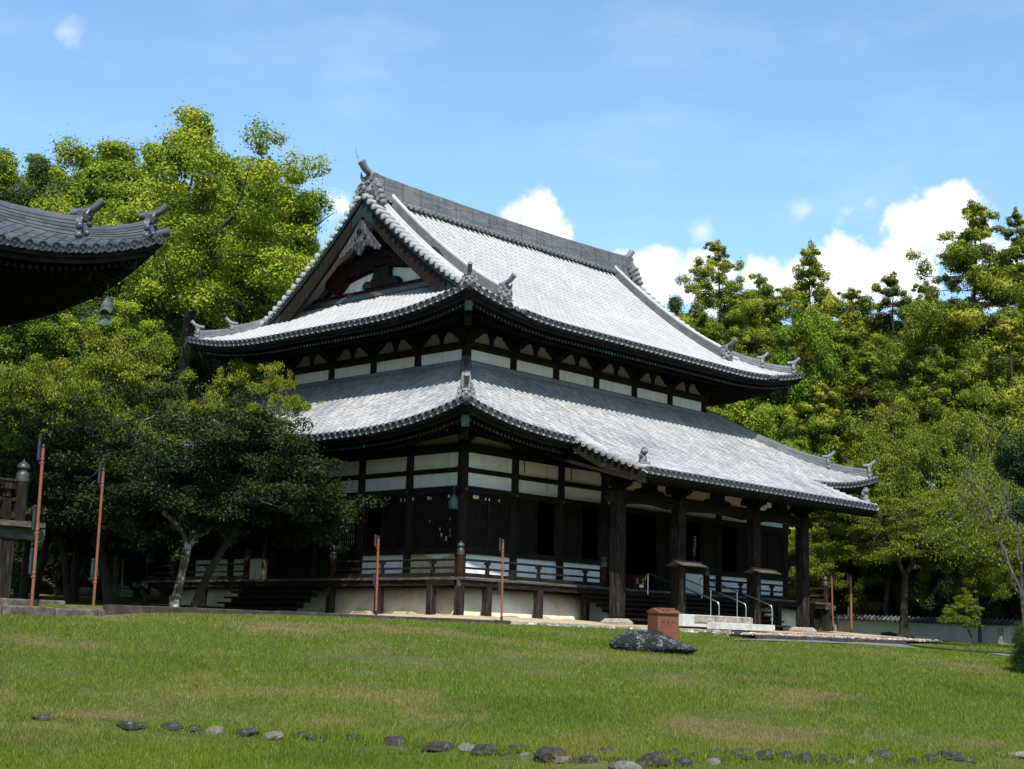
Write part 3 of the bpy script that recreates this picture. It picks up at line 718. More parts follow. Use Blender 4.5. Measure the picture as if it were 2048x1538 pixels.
mr_ = rb.build('main_ridge', M['ridge'], hall); rc.build('ridge_cover_tiles', M['tile_edge'], mr_, True); [rt.build('ridge_foot_tiles', M['ridge'], mr_, True) for rt in rts]; wi.build('copper_ties', M['bronze'], mr_)
for x, sx in ((RX0, -1), (RX1, 1)):
    ro = MB(); onigawara(ro, (x+sx*0.04, YR, ZR-0.15), (sx, 0), 1.22, 0.75)
    for sy in (-1, 1):
        for q in range(4):
            ro.tube([(x-sx*0.15, YR+sy*(0.42+0.10*q), ZR+0.42-0.22*q), (x+sx*0.22, YR+sy*(0.42+0.10*q), ZR+0.42-0.22*q)], [0.11, 0.12], 10)
            ro.blob((x+sx*0.08, YR+sy*(0.62+0.10*q), ZR+0.30-0.24*q), 0.16, 0.14, 0.13)
    if sx < 0: ro.tube([(x-0.72, YR, ZR+1.40), (x-0.90, YR, ZR+1.80)], [0.02, 0.008], 5)
    ro.build('ridge_end_demon_tile', M['ridge'], hall, True)
# ---- gable
for gx, xin, nm in ((XV, 1, 'left'), (LX-XV, -1, 'right')):
    gab = MB(); sl = up['front']
    ys = np.linspace(-1, 1, 41); half = vr-2.15
    def zv(yy): return sl.z(9.0, vr-abs(yy)*half)
    face = [Vector((gx+xin*1.5, YR+yy*half, zv(yy)-0.15)) for yy in ys]
    gab.prism(face[::-1] if xin > 0 else face, (xin*0.06, 0, 0))
    gw = gab.build('gable_wall', M['wood'], hall)
    if xin < 0: continue
    gz0 = sl.z(9, XG-UX0)+0.06
    pl = MB(); gb = gx+1.5-0.03
    top = [Vector((gb, YR+yy*3.5, min(gz0+0.28+0.82*(1-abs(yy))**0.7, zv(yy*3.5/half)-0.45))) for yy in np.linspace(-1, 1, 25)]
    pl.prism([Vector((gb, YR-3.5, gz0+0.2)), Vector((gb, YR+3.5, gz0+0.2))]+top[::-1], (-0.03, 0, 0)); pl.build('gable_plaster', M['plaster'], gw)
    # sill, rainbow beam, frog-leg strut, end brackets
    be = MB()
    be.box(gb-0.22, YR-4.45, gz0-0.02, gb-0.02, YR+4.45, gz0+0.26); be.build('gable_sill', M['redwood'], gw)
    ts = MB(); ts.box(gb-0.40, YR-4.7, gz0-0.16, gb-0.16, YR+4.7, gz0-0.03); ts.box(gb-0.34, YR-4.6, gz0-0.03, gb-0.20, YR+4.6, gz0+0.06); ts.build('sill_tile_course', M['tile_edge'], gw)
    be = MB(); prf = []
    for yy in np.linspace(-1, 1, 21): prf.append((yy*2.9, gz0+0.72+0.36*(1-yy*yy)))
    for yy in np.linspace(1, -1, 21): prf.append((yy*2.9, gz0+1.40+0.30*(1-yy*yy)))
    be.prism([Vector((gb-0.30, YR+a, b)) for a, b in prf], (0.24, 0, 0)); be.build('rainbow_beam', M['woodh'], gw)
    for sy in (-1, 1):
        be = MB(); yc = YR+sy*2.75
        out = [(-.62, .95), (-.55, .62), (-.62, .45), (-.35, .22), (-.12, .08), (.12, .10), (.38, .24), (.62, .42), (.58, .62), (.70, .80), (.52, 1.0), (.3, 1.18), (-.5, 1.3)]
        be.prism([Vector((gb-0.36, yc+a*sy, gz0+0.22+b)) for a, b in out], (0.30, 0, 0)); be.build('carved_bracket', M['wood'] if sy < 0 else M['redwood'], gw)
    be = MB()
    out = [(-1.05, 0), (-1.08, .16), (-.9, .30), (-.62, .26), (-.48, .40), (-.44, .62), (-.50, .72), (-.42, .86), (.42, .86), (.50, .72), (.44, .62), (.48, .40), (.62, .26), (.9, .30), (1.08, .16), (1.05, 0)]
    be.prism([Vector((gb-0.30, YR+a, gz0+0.27+b)) for a, b in out], (0.24, 0, 0)); be.build('frog_leg_strut', M['wood'], gw)
    be = MB()
    for q in range(7):
        z = gz0+1.95+q*0.38; hw = min(2.6, (ZR-0.5-z)/0.92)
        if hw > 0.15: be.box(gb-0.10, YR-hw, z, gb-0.03, YR+hw, z+0.17)
    be.box(gb-0.20, YR-0.16, gz0+1.6, gb-0.02, YR+0.16, ZR-0.4); be.build('gable_posts', M['wood'], gw)
    # barge boards with copper edge
    for sy in (-1, 1):
        bb, bc = MB(), MB(); L2, L3 = [], []
        for i in range(31):
            u = i/30; yy = u*1.02
            z = sl.z(9.0, vr-yy*half)+(-0.10)
            y = YR+sy*yy*half; dp = 0.62+0.24*u+(0.25 if u > 0.97 else 0)*0
            L2.append([Vector((gx+0.10, y, z-0.12)), Vector((gx+0.26, y, z-0.12)), Vector((gx+0.26, y, z-0.12-dp)), Vector((gx+0.10, y, z-0.12-dp))])
            L3.append([Vector((gx+0.02, y, z+0.06)), Vector((gx+0.30, y, z+0.06)), Vector((gx+0.30, y, z-0.119)), Vector((gx+0.02, y, z-0.119))])
        bb.loft(L2); o = bb.build('barge_board', M['wood'], gw); bc.loft(L3); bc.build('copper_edge', M['greenedge'], o)
        # copper sheathing near the lower end
        sh = MB(); rr = []
        for i in range(7):
            u = 0.80+0.2*i/6; z = sl.z(9.0, vr-u*half)-0.10; y = YR+sy*u*half; bl = 0.30*math.sin(math.pi*min(1, i/5.0))
            rr.append([Vector((gx+0.085, y, z-0.2)), Vector((gx+0.098, y, z-0.2)), Vector((gx+0.098, y, z-0.45-bl)), Vector((gx+0.085, y, z-0.45-bl))])
        sh.loft(rr); sh.build('copper_sheath', M['greenedge'], o)
    sh = MB()
    tri = [(0, ZR-0.30), (-0.62, ZR-0.95), (-0.62, ZR-1.35), (-.2, ZR-1.05), (0, ZR-0.92), (.2, ZR-1.05), (0.62, ZR-1.35), (0.62, ZR-0.95)]
    sh.prism([Vector((gx+0.07, YR+a, z)) for a, z in tri], (0.025, 0, 0)); sh.build('copper_apex_sheath', M['greenedge'], gw)
    # pendant board with its side fins
    ge = MB(); zt = ZR-1.05
    pk = .80
    out = [(0, 0), (.22, -.24), (.42, -.52), (.46, -.78), (.36, -.98), (.20, -1.02), (.34, -1.18), (.36, -1.42), (.20, -1.66), (0, -1.88), (-.20, -1.66), (-.36, -1.42), (-.34, -1.18), (-.20, -1.02), (-.36, -.98), (-.46, -.78), (-.42, -.52), (-.22, -.24)]
    ge.prism([Vector((gx-0.02, YR+a*pk, zt+b*pk)) for a, b in out][::-1], (0.10, 0, 0))
    for q in range(5):
        for sy in (-1, 1): ge.tube([(gx-0.02, YR+sy*0.04, zt-.90-q*0.10), (gx-0.05, YR+sy*0.14, zt-.96-q*0.09), (gx-0.02, YR+sy*(0.24-q*0.03), zt-.93-q*0.10)], 0.018, 5)
    ge.build('gable_pendant', M['silver'], gw)
    kn = MB(); kn.blob((gx-0.06, YR, zt-.50), .08, .13, .13, None, 6, 5); kn.tube([(gx-0.05, YR, zt-.50), (gx-.16, YR, zt-.52)], [.08, .05], 6); kn.build('pendant_boss', M['wood'], gw)
    for sy in (-1, 1):
        fi = MB()
        out = [(.42, -.50), (1.0, -1.10), (1.55, -1.62), (1.42, -1.80), (1.22, -1.66), (1.12, -1.74), (.98, -1.50), (.86, -1.56), (.70, -1.36), (.52, -1.44), (.40, -1.24), (.46, -.9)]
        fi.prism([Vector((gx+0.0, YR+sy*a*pk, zt+b*pk)) for a, b in (out if sy < 0 else out[::-1])], (0.08, 0, 0)); fi.build('pendant_fin', M['silver'], gw)

# ---- eave timbers
def eaves(parent, sls, ov, green_tone, zones=None, endmat='green', vis=('front', 'left'), corners=(('front', 0), ('front', 1), ('left', 0)), sc=1.0):
    for k in ('front', 'left', 'right', 'back'):
        sl = sls[k]; L = sl.L
        zs = zones if (zones and k == 'front') else [(0.0, L, 0.0)]
        fb, sb = MB(), MB()
        for a0, a1, vo in zs:
            c0 = (lambda a: vo+0.08); 
            g_ = 0.16 if vo else 0.0
            eave_band(fb, sl, a0+g_, a1-g_, vo+0.06, vo+0.34, -0.24, -0.10, 40)
            eave_band(fb, sl, a0+0.1+g_, a1-0.1-g_, vo+0.18, vo+0.44, -0.32 if vo else -0.40, -0.243, 40)
            # boarded soffit
            rings = []
            for i in range(61):
                a = a0+g_+(a1-a0-2*g_)*i/60; t = min(a, L-a)
                ve = min(ov, t)
                row = []
                for q in range(5):
                    v = vo+0.3+(max(ve-vo-0.3, 0.01))*q/4
                    P = sl.p(a, v); row.append(Vector((P.x, P.y, sl.z(a, vo)-(0.27 if vo else 0.38)+0.27*(v-vo-0.3))))
                rings.append(row)
            sb.loft(rings, False, False)
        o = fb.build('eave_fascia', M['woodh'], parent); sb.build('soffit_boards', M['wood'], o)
        if k not in vis: continue
        ra, ge = MB(), MB()
        n = int(L/0.185)
        for i in range(n):
            a = (i+0.5)*L/n; t = min(a, L-a)
            vo = 0.0
            for z_ in zs:
                if z_[0] <= a <= z_[1]: vo = z_[2]
            if t < 0.5: continue
            ve = min(ov, t)
            e3 = Vector((sl.e[0], sl.e[1], 0))
            zb = sl.z(a, vo)+(0.12 if vo else 0)
            def Q(v, dz):
                P = sl.p(a, v); return Vector((P.x, P.y, zb+dz+0.27*(v-vo-0.3)))
            # upper (flying) and lower rafter
            ra.bar(Q(vo+0.42, -0.44-0.02), Q(min(vo+1.4, ve), -0.46), 0.085, 0.10)
            if vo: ra.bar(Q(vo+1.4, -0.46), Q(ve, -0.46), 0.085, 0.10)
            elif ve-vo > 1.1: ra.bar(Q(vo+1.05, -0.62), Q(ve, -0.62), 0.10, 0.11)
            n3 = Vector((sl.n[0], sl.n[1], 0))
            tn = min(1, max(0, rnd.random()**1.3*(0.55+green_tone)*(0.6+0.4*math.sin(a*0.9+1.3*math.sin(a*.37)))))
            for vv, dz in ((vo+0.42, -0.455),):
                q = Q(vv, dz)-n3*0.008
                if vo == 0: ge.loft(tone=tn, rings=[[q+e3*x*0.043+Vector((0, 0, z*0.052)) for x, z in ((-1, -1), (1, -1), (1, 1), (-1, 1))], [q+n3*0.012+e3*x*0.047+Vector((0, 0, z*0.056)) for x, z in ((-1, -1), (1, -1), (1, 1), (-1, 1))]])
        tag(ra.build('rafters', M['wood'], parent), kind='stuff')
        if ge.v: tag(ge.build('rafter_end_caps', M[endmat], parent), kind='stuff')
    # corner beams with copper caps
    for kk, side in corners:
        sl = sls[kk]; a = (lambda v: v if side == 0 else sl.L-v)
        P0, P1 = sl.p(a(0.45), 0.45), sl.p(a(ov), ov)
        z0 = sl.z(a(0.3), 0.0)-0.55
        cb = MB(); cb.bar((P0.x, P0.y, z0), (P1.x, P1.y, z0+0.27*(ov-0.4)-0.1), 0.24, 0.34)
        P2 = sl.p(a(1.2), 1.2); cb.bar((P2.x, P2.y, z0-0.30), (P1.x, P1.y, z0-0.30+0.27*(ov-1.2)), 0.26, 0.34)
        o = cb.build('corner_beam', M['wood'], parent)
        dd = (P0-P1).normalized(); g = MB(); c = Vector((P0.x, P0.y, z0))
        if endmat == 'wood': continue
        g.bar(c-dd*0.02, c+dd*0.02, 0.26, 0.40); g.build('copper_beam_cap', M['bronze'], o)
LZ = [(0.0, KX0+O1, 0.0), (KX0+O1, KX1+O1, -2.95), (KX1+O1, LX+2*O1, 0.0)]
eaves(hall, low, O1, 0.45, LZ)
eaves(hall, up, O2, 0.45)
# canopy barge boards (curved) at its two sides
for xx, sx in ((KX0, -1), (KX1, 1)):
    bb, rr = MB(), []
    for i in range(17):
        v = 0.15-3.1*i/16; z = fs.z(xx+O1, v); y = -O1+v
        dp = 0.34+0.10*math.sin(math.pi*i/16)+0.06*(i > 14)
        rr.append([Vector((xx+sx*0.02, y, z-0.06)), Vector((xx-sx*0.14, y, z-0.06)), Vector((xx-sx*0.14, y, z-0.06-dp)), Vector((xx+sx*0.02, y, z-0.06-dp))])
    bb.loft(rr); bb.build('canopy_barge_board', M['woodh'], hall)

# ---- walls: front faces -y, left faces -x; u runs along the wall, o outwards
def FB(mb, face, u0, u1, o0, o1, z0, z1, tone=None):
    if face == 'front': mb.box(u0, -o1, z0, u1, -o0, z1, tone)
    else: mb.box(-o1, u0, z0, -o0, u1, z1, tone)
    return mb
def FP(face, u, o, z, base=0.0):
    return Vector((u, base-o, z)) if face == 'front' else Vector((base-o, u, z))
def pillar(x, y, z0, z1, r, name='pillar'):
    mb = MB(); mb.lathe((x, y, 0), [(r, z0), (r*1.02, (z0+z1)/2), (r*0.95, z1)], 16); return mb.build(name, M['wood'], hall, True)
seen = set()
for i, x in enumerate(XS):
    if i != 4: pillar(x, 0, 0.3, 6.1, 0.19); 
for y in YS[1:]: pillar(0, y, 0.3, 6.1, 0.19)
pillar(LX, LY, 0.3, 6.1, 0.19)
for y in YS[1:-1]: pillar(LX, y, 0.3, 6.1, 0.19)
def panel(face, u0, u1, z0, z1, mat='plaster', name='plaster_panel', o0=-0.06, o1=0.05):
    return FB(MB(), face, u0, u1, o0, o1, z0, z1).build(name, M[mat], hall)
def door(face, u0, u1, z0=2.30, z1=4.20, slats=True, grid=False):
    mb = MB(); t = 0.06
    FB(mb, face, u0, u0+t, -0.02, 0.07, z0, z1); FB(mb, face, u1-t, u1, -0.02, 0.07, z0, z1)
    FB(mb, face, u0+t, u1-t, -0.02, 0.07, z0, z0+0.09); FB(mb, face, u0+t, u1-t, -0.02, 0.07, z1-0.09, z1)
    zt = z1-0.09
    if grid: zt = z0+1.15
    FB(mb, face, u0+t, u1-t, -0.03, 0.0, z0+0.09, zt)
    n = int((zt-z0-0.12)/0.105)
    for i in range(n):
        z = z0+0.14+i*0.105; FB(mb, face, u0+t, u1-t, 0.0, 0.035, z, z+0.045)
    for k in range(1, 4):
        u = u0+(u1-u0)*k/4; FB(mb, face, u-0.012, u+0.012, 0.035, 0.045, z0+0.09, zt)
    d = mb.build('lattice_door', M['wood'], hall)
    if grid:
        pp = FB(MB(), face, u0+t, u1-t, -0.02, -0.005, zt, z1-0.09).build('paper_window', M['plaster'], d)
        gb = MB()
        for k in range(1, 9):
            u = u0+t+(u1-u0-2*t)*k/9; FB(gb, face, u-0.025, u+0.025, -0.004, 0.03, zt, z1-0.09)
        for k in range(0, 6):
            z = zt+(z1-0.09-zt)*k/6; FB(gb, face, u0+t, u1-t, 0.031, 0.05, z, z+0.05)
        gb.build('window_lattice', M['wood'], d)
    return d
pr = 0.19
for i in range(8):
    u0, u1 = XS[i]+pr-0.02, XS[i+1]-pr+0.02
    if i == 3: u1 = XS[4]
    if i == 4: u0 = XS[4]
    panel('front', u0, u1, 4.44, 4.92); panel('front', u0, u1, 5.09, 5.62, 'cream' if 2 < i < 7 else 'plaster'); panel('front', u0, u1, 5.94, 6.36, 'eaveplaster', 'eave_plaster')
    if i not in (3, 4): panel('front', u0, u1, 1.30, 2.11)
    um = (u0+u1)/2
    if i in (0, 7): door('front', u0, um); door('front', um, u1)
    if i in (1, 2): door('front', u0, um)
    if i == 5: door('front', um, u1)
    if i == 6: door('front', um+0.1, u1)
    if i == 3: door('front', u0, u0+0.75, 1.30)
    if i == 4: door('front', u1-0.75, u1, 1.30); door('front', u1-1.52, u1-0.77, 1.30)
    if i in (1, 2, 6):   # jamb beside the open half
        FB(MB(), 'front', (u1-0.10 if i < 3 else u0), (u1 if i < 3 else u0+0.10), -0.02, 0.07, 2.30, 4.20).build('door_jamb', M['redwood'], hall)
for j in range(6):
    u0, u1 = YS[j]+pr-0.02, YS[j+1]-pr+0.02; um = (u0+u1)/2
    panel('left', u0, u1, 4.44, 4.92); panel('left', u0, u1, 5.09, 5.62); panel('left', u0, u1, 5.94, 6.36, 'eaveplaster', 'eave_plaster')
    if j == 0:
        o = panel('left', u0, u1, 1.30, 2.11, 'bareplaster'); o['label'] = 'bare tan clay panel with its white coat peeled off'
        pe = MB(); pe.prism([(-0.056, u0+0.9+a, 2.06+b) for a, b in ((-.7, .05), (-.66, -.02), (-.3, -.06), (-.05, -.14), (.2, -.09), (.45, -.05), (.72, .05))], (0.004, 0, 0)); pe.build('peeling_edge', M['plaster'], o)
    elif j in (1, 4, 5): panel('left', u0, u1, 1.30, 2.11)
    if j in (2, 3): door('left', u0, um, 1.30, 4.20, grid=True); door('left', um, u1, 1.30, 4.20, grid=True)
    elif j == 1: door('left', u0, u0+1.25); FB(MB(), 'left', u1-0.14, u1, -0.02, 0.07, 2.30, 4.20).build('door_jamb', M['redwood'], hall)
    else: door('left', u0, um); door('left', um, u1)
# horizontal tie beams, proud of the pillars
for face, U in (('front', LX), ('left', LY)):
    for z0, z1, o in ((1.20, 1.30, 0.16), (2.11, 2.30, 0.20), (4.20, 4.44, 0.21), (4.92, 5.09, 0.12), (5.62, 5.94, 0.14)):
        if face == 'front' and z1 == 2.30:
            for a, b in ((-0.24, XS[3]+0.1), (XS[5]-0.1, U+0.24)): FB(MB(), face, a, b, -0.1, o, z0, z1).build('tie_beam', M['woodh'], hall)
        elif face == 'left' and z1 == 2.30:
            for a, b in ((-0.10, YS[2]+0.1), (YS[4]-0.1, U+0.24)): FB(MB(), face, a, b, -0.1, o, z0, z1).build('tie_beam', M['woodh'], hall)
        else: FB(MB(), face, -0.24 if face == 'front' else -0.10, U+0.24, -0.1, o, z0, z1).build('tie_beam', M['woodh'], hall)
# round nail covers on the beam
for i, x in enumerate(XS):
    if i in (3, 4, 5): continue
    mb = MB(); mb.blob((x, -0.215, 4.32), 0.075, 0.03, 0.075, None, 10, 6); mb.build('nail_cover', M['cap'], hall, True)
for y in YS[1:]:
    mb = MB(); mb.blob((-0.215, y, 4.32), 0.03, 0.075, 0.075, None, 10, 6); mb.build('nail_cover', M['cap'], hall, True)
# paper pilgrim slips on the doors near the corner
sl_ = MB()
for u, z, ww, hh in ((0.55, 4.05, .07, .10), (1.55, 4.02, .10, .11), (1.45, 4.0, .04, .1), (0.62, 2.55, .05, .16), (.86, 2.7, .05, .12), (0.5, 3.8, .07, .14), (0.95, 2.92, .03, .1), (2.35, 4.02, .08, .11), (2.75, 3.99, .08, .12), (2.98, 4.0, .06, .12)):
    FB(sl_, 'left', u, u+ww, 0.075, 0.08, z, z+hh)
for u, z, ww, hh in ((0.45, 4.03, .20, .12), (0.66, 4.04, .08, .11), (1.75, 4.02, .06, .09)): FB(sl_, 'front', u, u+ww, 0.075, 0.08, z, z+hh)
tag(sl_.build('pilgrim_slips', M['paper'], hall), kind='stuff')
s2 = MB()
for u, z in ((0.42, 2.85), (0.42, 2.68), (0.45, 3.25), (1.45, 3.2)): FB(s2, 'left', u, u+.08, 0.075, 0.08, z, z+.11)
tag(s2.build('red_pilgrim_slips', M['redpaper'], hall), kind='stuff')
s3 = MB()
for u in (1.06, 1.24): FB(s3, 'front', u, u+.05, 0.075, 0.08, 4.02, 4.10)
tag(s3.build('white_pilgrim_slips', M['plaster'], hall), kind='stuff')
# unseen walls, floor and ceiling that keep the inside dark; one back doorway gives a view through
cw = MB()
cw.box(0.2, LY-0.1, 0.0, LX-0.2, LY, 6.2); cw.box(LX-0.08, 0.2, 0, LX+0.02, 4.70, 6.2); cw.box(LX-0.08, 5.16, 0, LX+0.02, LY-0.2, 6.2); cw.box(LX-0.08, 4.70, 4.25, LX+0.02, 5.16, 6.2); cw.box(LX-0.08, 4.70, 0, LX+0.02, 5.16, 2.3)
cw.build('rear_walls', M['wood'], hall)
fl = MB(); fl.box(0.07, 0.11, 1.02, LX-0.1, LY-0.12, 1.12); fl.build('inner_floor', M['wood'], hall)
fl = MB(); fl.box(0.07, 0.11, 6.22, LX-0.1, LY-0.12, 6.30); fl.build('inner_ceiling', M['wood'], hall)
# brackets
def bracket(face, u, base, z0, big):
    mb = MB(); k = 1.0 if big else 0.62
    out = [(-.20, 0), (-.20, .07), (-.30, .16), (-.42, .20), (-.50, .30), (-.62, .36), (-.64, .46), (-.64, .62), (.64, .62), (.64, .46), (.62, .36), (.50, .30), (.42, .20), (.30, .16), (.20, .07), (.20, 0)]
    mb.prism([FP(face, u+a*k, 0.05, z0+b*k, base) for a, b in out], FP(face, 0, 0.16, 0)-FP(face, 0, 0, 0))
    d = FP(face, 0, 1, 0)-FP(face, 0, 0, 0)
    for q, oo in enumerate((0.35, 0.65) if big else (0.3,)):
        p0 = FP(face, u, 0.1, z0+(0.28+0.16*q)*k, base); p1 = FP(face, u, oo+0.12, z0+(0.30+0.16*q)*k, base)
        mb.bar(p0, p1, 0.17*k+0.03, 0.17*k); 
        pc = FP(face, u, oo, z0+(0.46+0.14*q)*k, base)
        e = Vector((1, 0, 0)) if face == 'front' else Vector((0, 1, 0))
        mb.bar(pc-e*0.62*k, pc+e*0.62*k, 0.15*k, 0.14*k)
        for s in (-.5, 0, .5): mb.bar(pc+e*s*k-Vector((0, 0, -.08*k)), pc+e*s*k+Vector((0, 0, .19*k)), 0.2*k, 0.2*k, (0, 1, 0))
    return mb.build('bracket_complex', M['wood'], hall)
for i, x in enumerate(XS):
    if i != 4: bracket('front', x, 0.0, 5.92, False)
for y in YS[1:]: bracket('left', y, 0.0, 5.92, False)
# ---- upper storey
UXS, UYS = XS[1:8], YS[1:6]
dq = d_
for x in UXS: 
    mb = MB(); mb.lathe((x, dq, 0), [(0.185, 9.1), (0.18, 10.35)], 16); mb.build('upper_pillar', M['wood'], hall, True)
for y in UYS[1:]:
    mb = MB(); mb.lathe((dq, y, 0), [(0.185, 9.1), (0.18, 10.35)], 16); mb.build('upper_pillar', M['wood'], hall, True)
def UB(face, u0, u1, o0, o1, z0, z1):
    mb = MB()
    if face == 'front': mb.box(u0, dq-o1, z0, u1, dq-o0, z1)
    else: mb.box(dq-o1, u0, z0, dq-o0, u1, z1)
    return mb
for face, U in (('front', UXS), ('left', UYS)):
    for i in range(len(U)-1):
        u0, u1 = U[i]+0.165, U[i+1]-0.165
        UB(face, u0, u1, -0.06, 0.05, 9.55, 9.985).build('upper_plaster_panel', M['plaster'], hall)
        um = (U[i]+U[i+1])/2
        for a, b in ((U[i]+0.1, um-0.06), (um+0.06, U[i+1]-0.1)):
            # plaster between the brackets, rounded top corners
            mb = MB(); out = [(a, 10.26), (b, 10.26), (b, 10.62), (b-0.05, 10.69), (b-0.14, 10.72), (a+0.14, 10.72), (a+0.05, 10.69), (a, 10.62)]
            mb.prism([FP(face, p, 0.02, z, dq) for p, z in out], FP(face, 0, 0.02, 0)-FP(face, 0, 0, 0))
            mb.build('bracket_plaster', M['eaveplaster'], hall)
        mb = MB(); out = [(-.07, 0), (-.075, .2), (-.13, .3), (-.19, .36), (-.20, .47), (.20, .47), (.19, .36), (.13, .3), (.075, .2), (.07, 0)]
        mb.prism([FP(face, um+p, 0.03, 10.26+z, dq) for p, z in out], FP(face, 0, 0.10, 0)-FP(face, 0, 0, 0)); mb.build('strut', M['wood'], hall)
    for u in U: bracket(face, u, dq, 10.24, True)
    a, b = U[0], U[-1]
    for z0, z1, o in ((9.38, 9.55, 0.14), (9.985, 10.10, 0.15), (10.10, 10.26, 0.20)):
        UB(face, a-0.2 if face == 'front' else a-0.1, b+0.2, -0.08, o, z0, z1).build('upper_tie_beam', M['woodh'], hall)
    UB(face, a+0.02, b, -0.06, 0.0, 10.26, 11.7).build('upper_backing_wall', M['wood'], hall)
    UB(face, a+0.05, b, -0.16, -0.09, 9.0, 10.4).build('upper_inner_wall', M['wood'], hall)
    UB(face, a-0.3, b+0.3, 0.28, 0.46, 10.92, 11.08).build('eave_purlin', M['woodh'], hall)
mb = MB(); mb.box(UXS[-1]-.1, UYS[0], 9.0, UXS[-1]+.05, UYS[-1], 11.7); mb.box(UXS[0], UYS[-1]-.1, 9.0, UXS[-1], UYS[-1]+.05, 11.7); mb.build('upper_rear_walls', M['wood'], hall)
# ---- step canopy
KP = [XM-5.99, XM-2.46, XM+2.46, XM+5.99]; KY = -3.53
for x in KP:
    mb = MB(); mb.bevbox(x-0.22, KY-0.22, 0.06, x+0.22, KY+0.22, 4.5, 0.055); p = mb.build('canopy_pillar', M['postwood'], hall)
    mb = MB(); mb.loft([[(x+a*k, KY+b*k, z) for a, b in ((-1, -1), (1, -1), (1, 1), (-1, 1))] for k, z in ((.40, -.2), (.40, -.06), (.34, .0), (.29, .06))]); mb.build('pillar_base_stone', M['granite'], p)
    # bracket over the pillar
    mb = MB()
    out = [(-.26, 0), (-.26, .08), (-.42, .16), (-.60, .24), (-.66, .36), (-.66, .42), (.66, .42), (.66, .36), (.60, .24), (.42, .16), (.26, .08), (.26, 0)]
    mb.prism([Vector((x+a, KY-0.12, 4.50+b)) for a, b in out], (0, 0.24, 0))
    mb.bar((x, KY-0.55, 4.78), (x, KY+0.55, 4.78), 0.2, 0.18); mb.build('canopy_bracket', M['wood'], hall)
for i in range(3):
    a, b = KP[i]+0.2, KP[i+1]-0.2; mb, rr = MB(), []
    for q in range(21):
        t = q/20; x = a+(b-a)*t; bow = 0.10*math.sin(math.pi*t); h0 = 4.02+bow*1.2+0.05*(abs(2*t-1) > 0.85); h1 = 4.46+bow*0.4
        rr.append([Vector((x, KY-0.14, h0)), Vector((x, KY+0.14, h0)), Vector((x, KY+0.14, h1)), Vector((x, KY-0.14, h1))])
    mb.loft(rr)
    for e, sg in ((a, 1), (b, -1)):    # carved scrolls at its ends
        for k in range(3): mb.tube([(e+sg*(0.35+0.10*k), KY-0.145, 4.32-0.07*k), (e+sg*(0.62+0.10*k), KY-0.15, 4.20-0.05*k), (e+sg*(0.85+0.05*k), KY-0.145, 4.30-0.07*k)], 0.022, 5)
    mb.build('canopy_rainbow_beam', M['woodh'], hall)
    xm = (KP[i]+KP[i+1])/2; mb = MB()
    out = [(-.75, 0), (-.80, .10), (-.66, .20), (-.45, .19), (-.34, .30), (-.40, .38), (-.30, .44), (.30, .44), (.40, .38), (.34, .30), (.45, .19), (.66, .20), (.80, .10), (.75, 0)]
    mb.prism([Vector((xm+a_, KY-0.09, 4.47+b_)) for a_, b_ in out], (0, 0.18, 0)); mb.build('frog_leg_strut', M['wood'], hall)
for s in (-1, 1):
    x = KP[0] if s < 0 else KP[3]; mb = MB()
    out = [(0.2, 4.05), (0.62, 4.10), (0.70, 4.24), (0.56, 4.30), (0.60, 4.42), (0.38, 4.5), (0.2, 4.5)]
    mb.prism([Vector((x+s*a_, KY-0.11, b_)) for a_, b_ in out], (0, 0.22, 0)); mb.build('beam_end_carving', M['postwood'], hall)
mb = MB(); mb.bar((KP[0]-0.9, KY, 4.98), (KP[3]+0.9, KY, 4.98), 0.2, 0.16); mb.build('canopy_purlin', M['woodh'], hall)
# ornaments on the canopy roof: lion-like finials near each front corner
for x, nm in ((KX0+0.55, 0), (KX1-0.30, 1)):
    mb = MB(); c = fs.p(x+O1, -2.55, 0.0)
    mb.blob(c+Vector((0, 0, .10)), .26, .2, .12, None, 8, 5, None, .25); mb.blob(c+Vector((.0, .05, .30)), .15, .16, .20, None, 8, 6, None, .25); mb.blob(c+Vector((-.05, -.05, .56)), .12, .13, .11, None, 8, 6, None, .3)
    mb.tube([c+Vector((.0, .05, .30)), c+Vector((-.2, .0, .42)), c+Vector((-.36, -.05, .40))], [.08, .06, .03], 6); mb.tube([c+Vector((.05, .05, .20)), c+Vector((.28, .05, .16)), c+Vector((.38, .05, .26))], [.1, .08, .03], 6)
    for k in range(5): mb.blob(c+Vector((.10*math.cos(k*1.3), .06, .45+.06*k*0.9-.1)), .07, .07, .06, None, 6, 4, None, .3)
    for k in range(4): mb.blob(c+Vector((-.06+.05*math.cos(k*1.6), -.05+.05*math.sin(k*1.6), .66)), .05, .05, .05, None, 6, 4)
    mb.build('roof_finial_figure', M['ridge'], hall, True)
# hanging eave hooks
for x, y, z0, z1 in ((2.75, -0.35, 5.75, 5.15), (5.35, -0.35, 5.75, 5.15), (7.2, -4.4, 4.9, 4.52), (10.6, -4.4, 4.9, 4.55), (13.3, -4.4, 4.9, 4.5)):
    mb = MB(); mb.tube([(x, y, z0), (x, y, z1+.05), (x+.03, y, z1), (x+.06, y, z1+.04)], 0.022, 6); mb.build('hanging_hook', M['black'], hall)
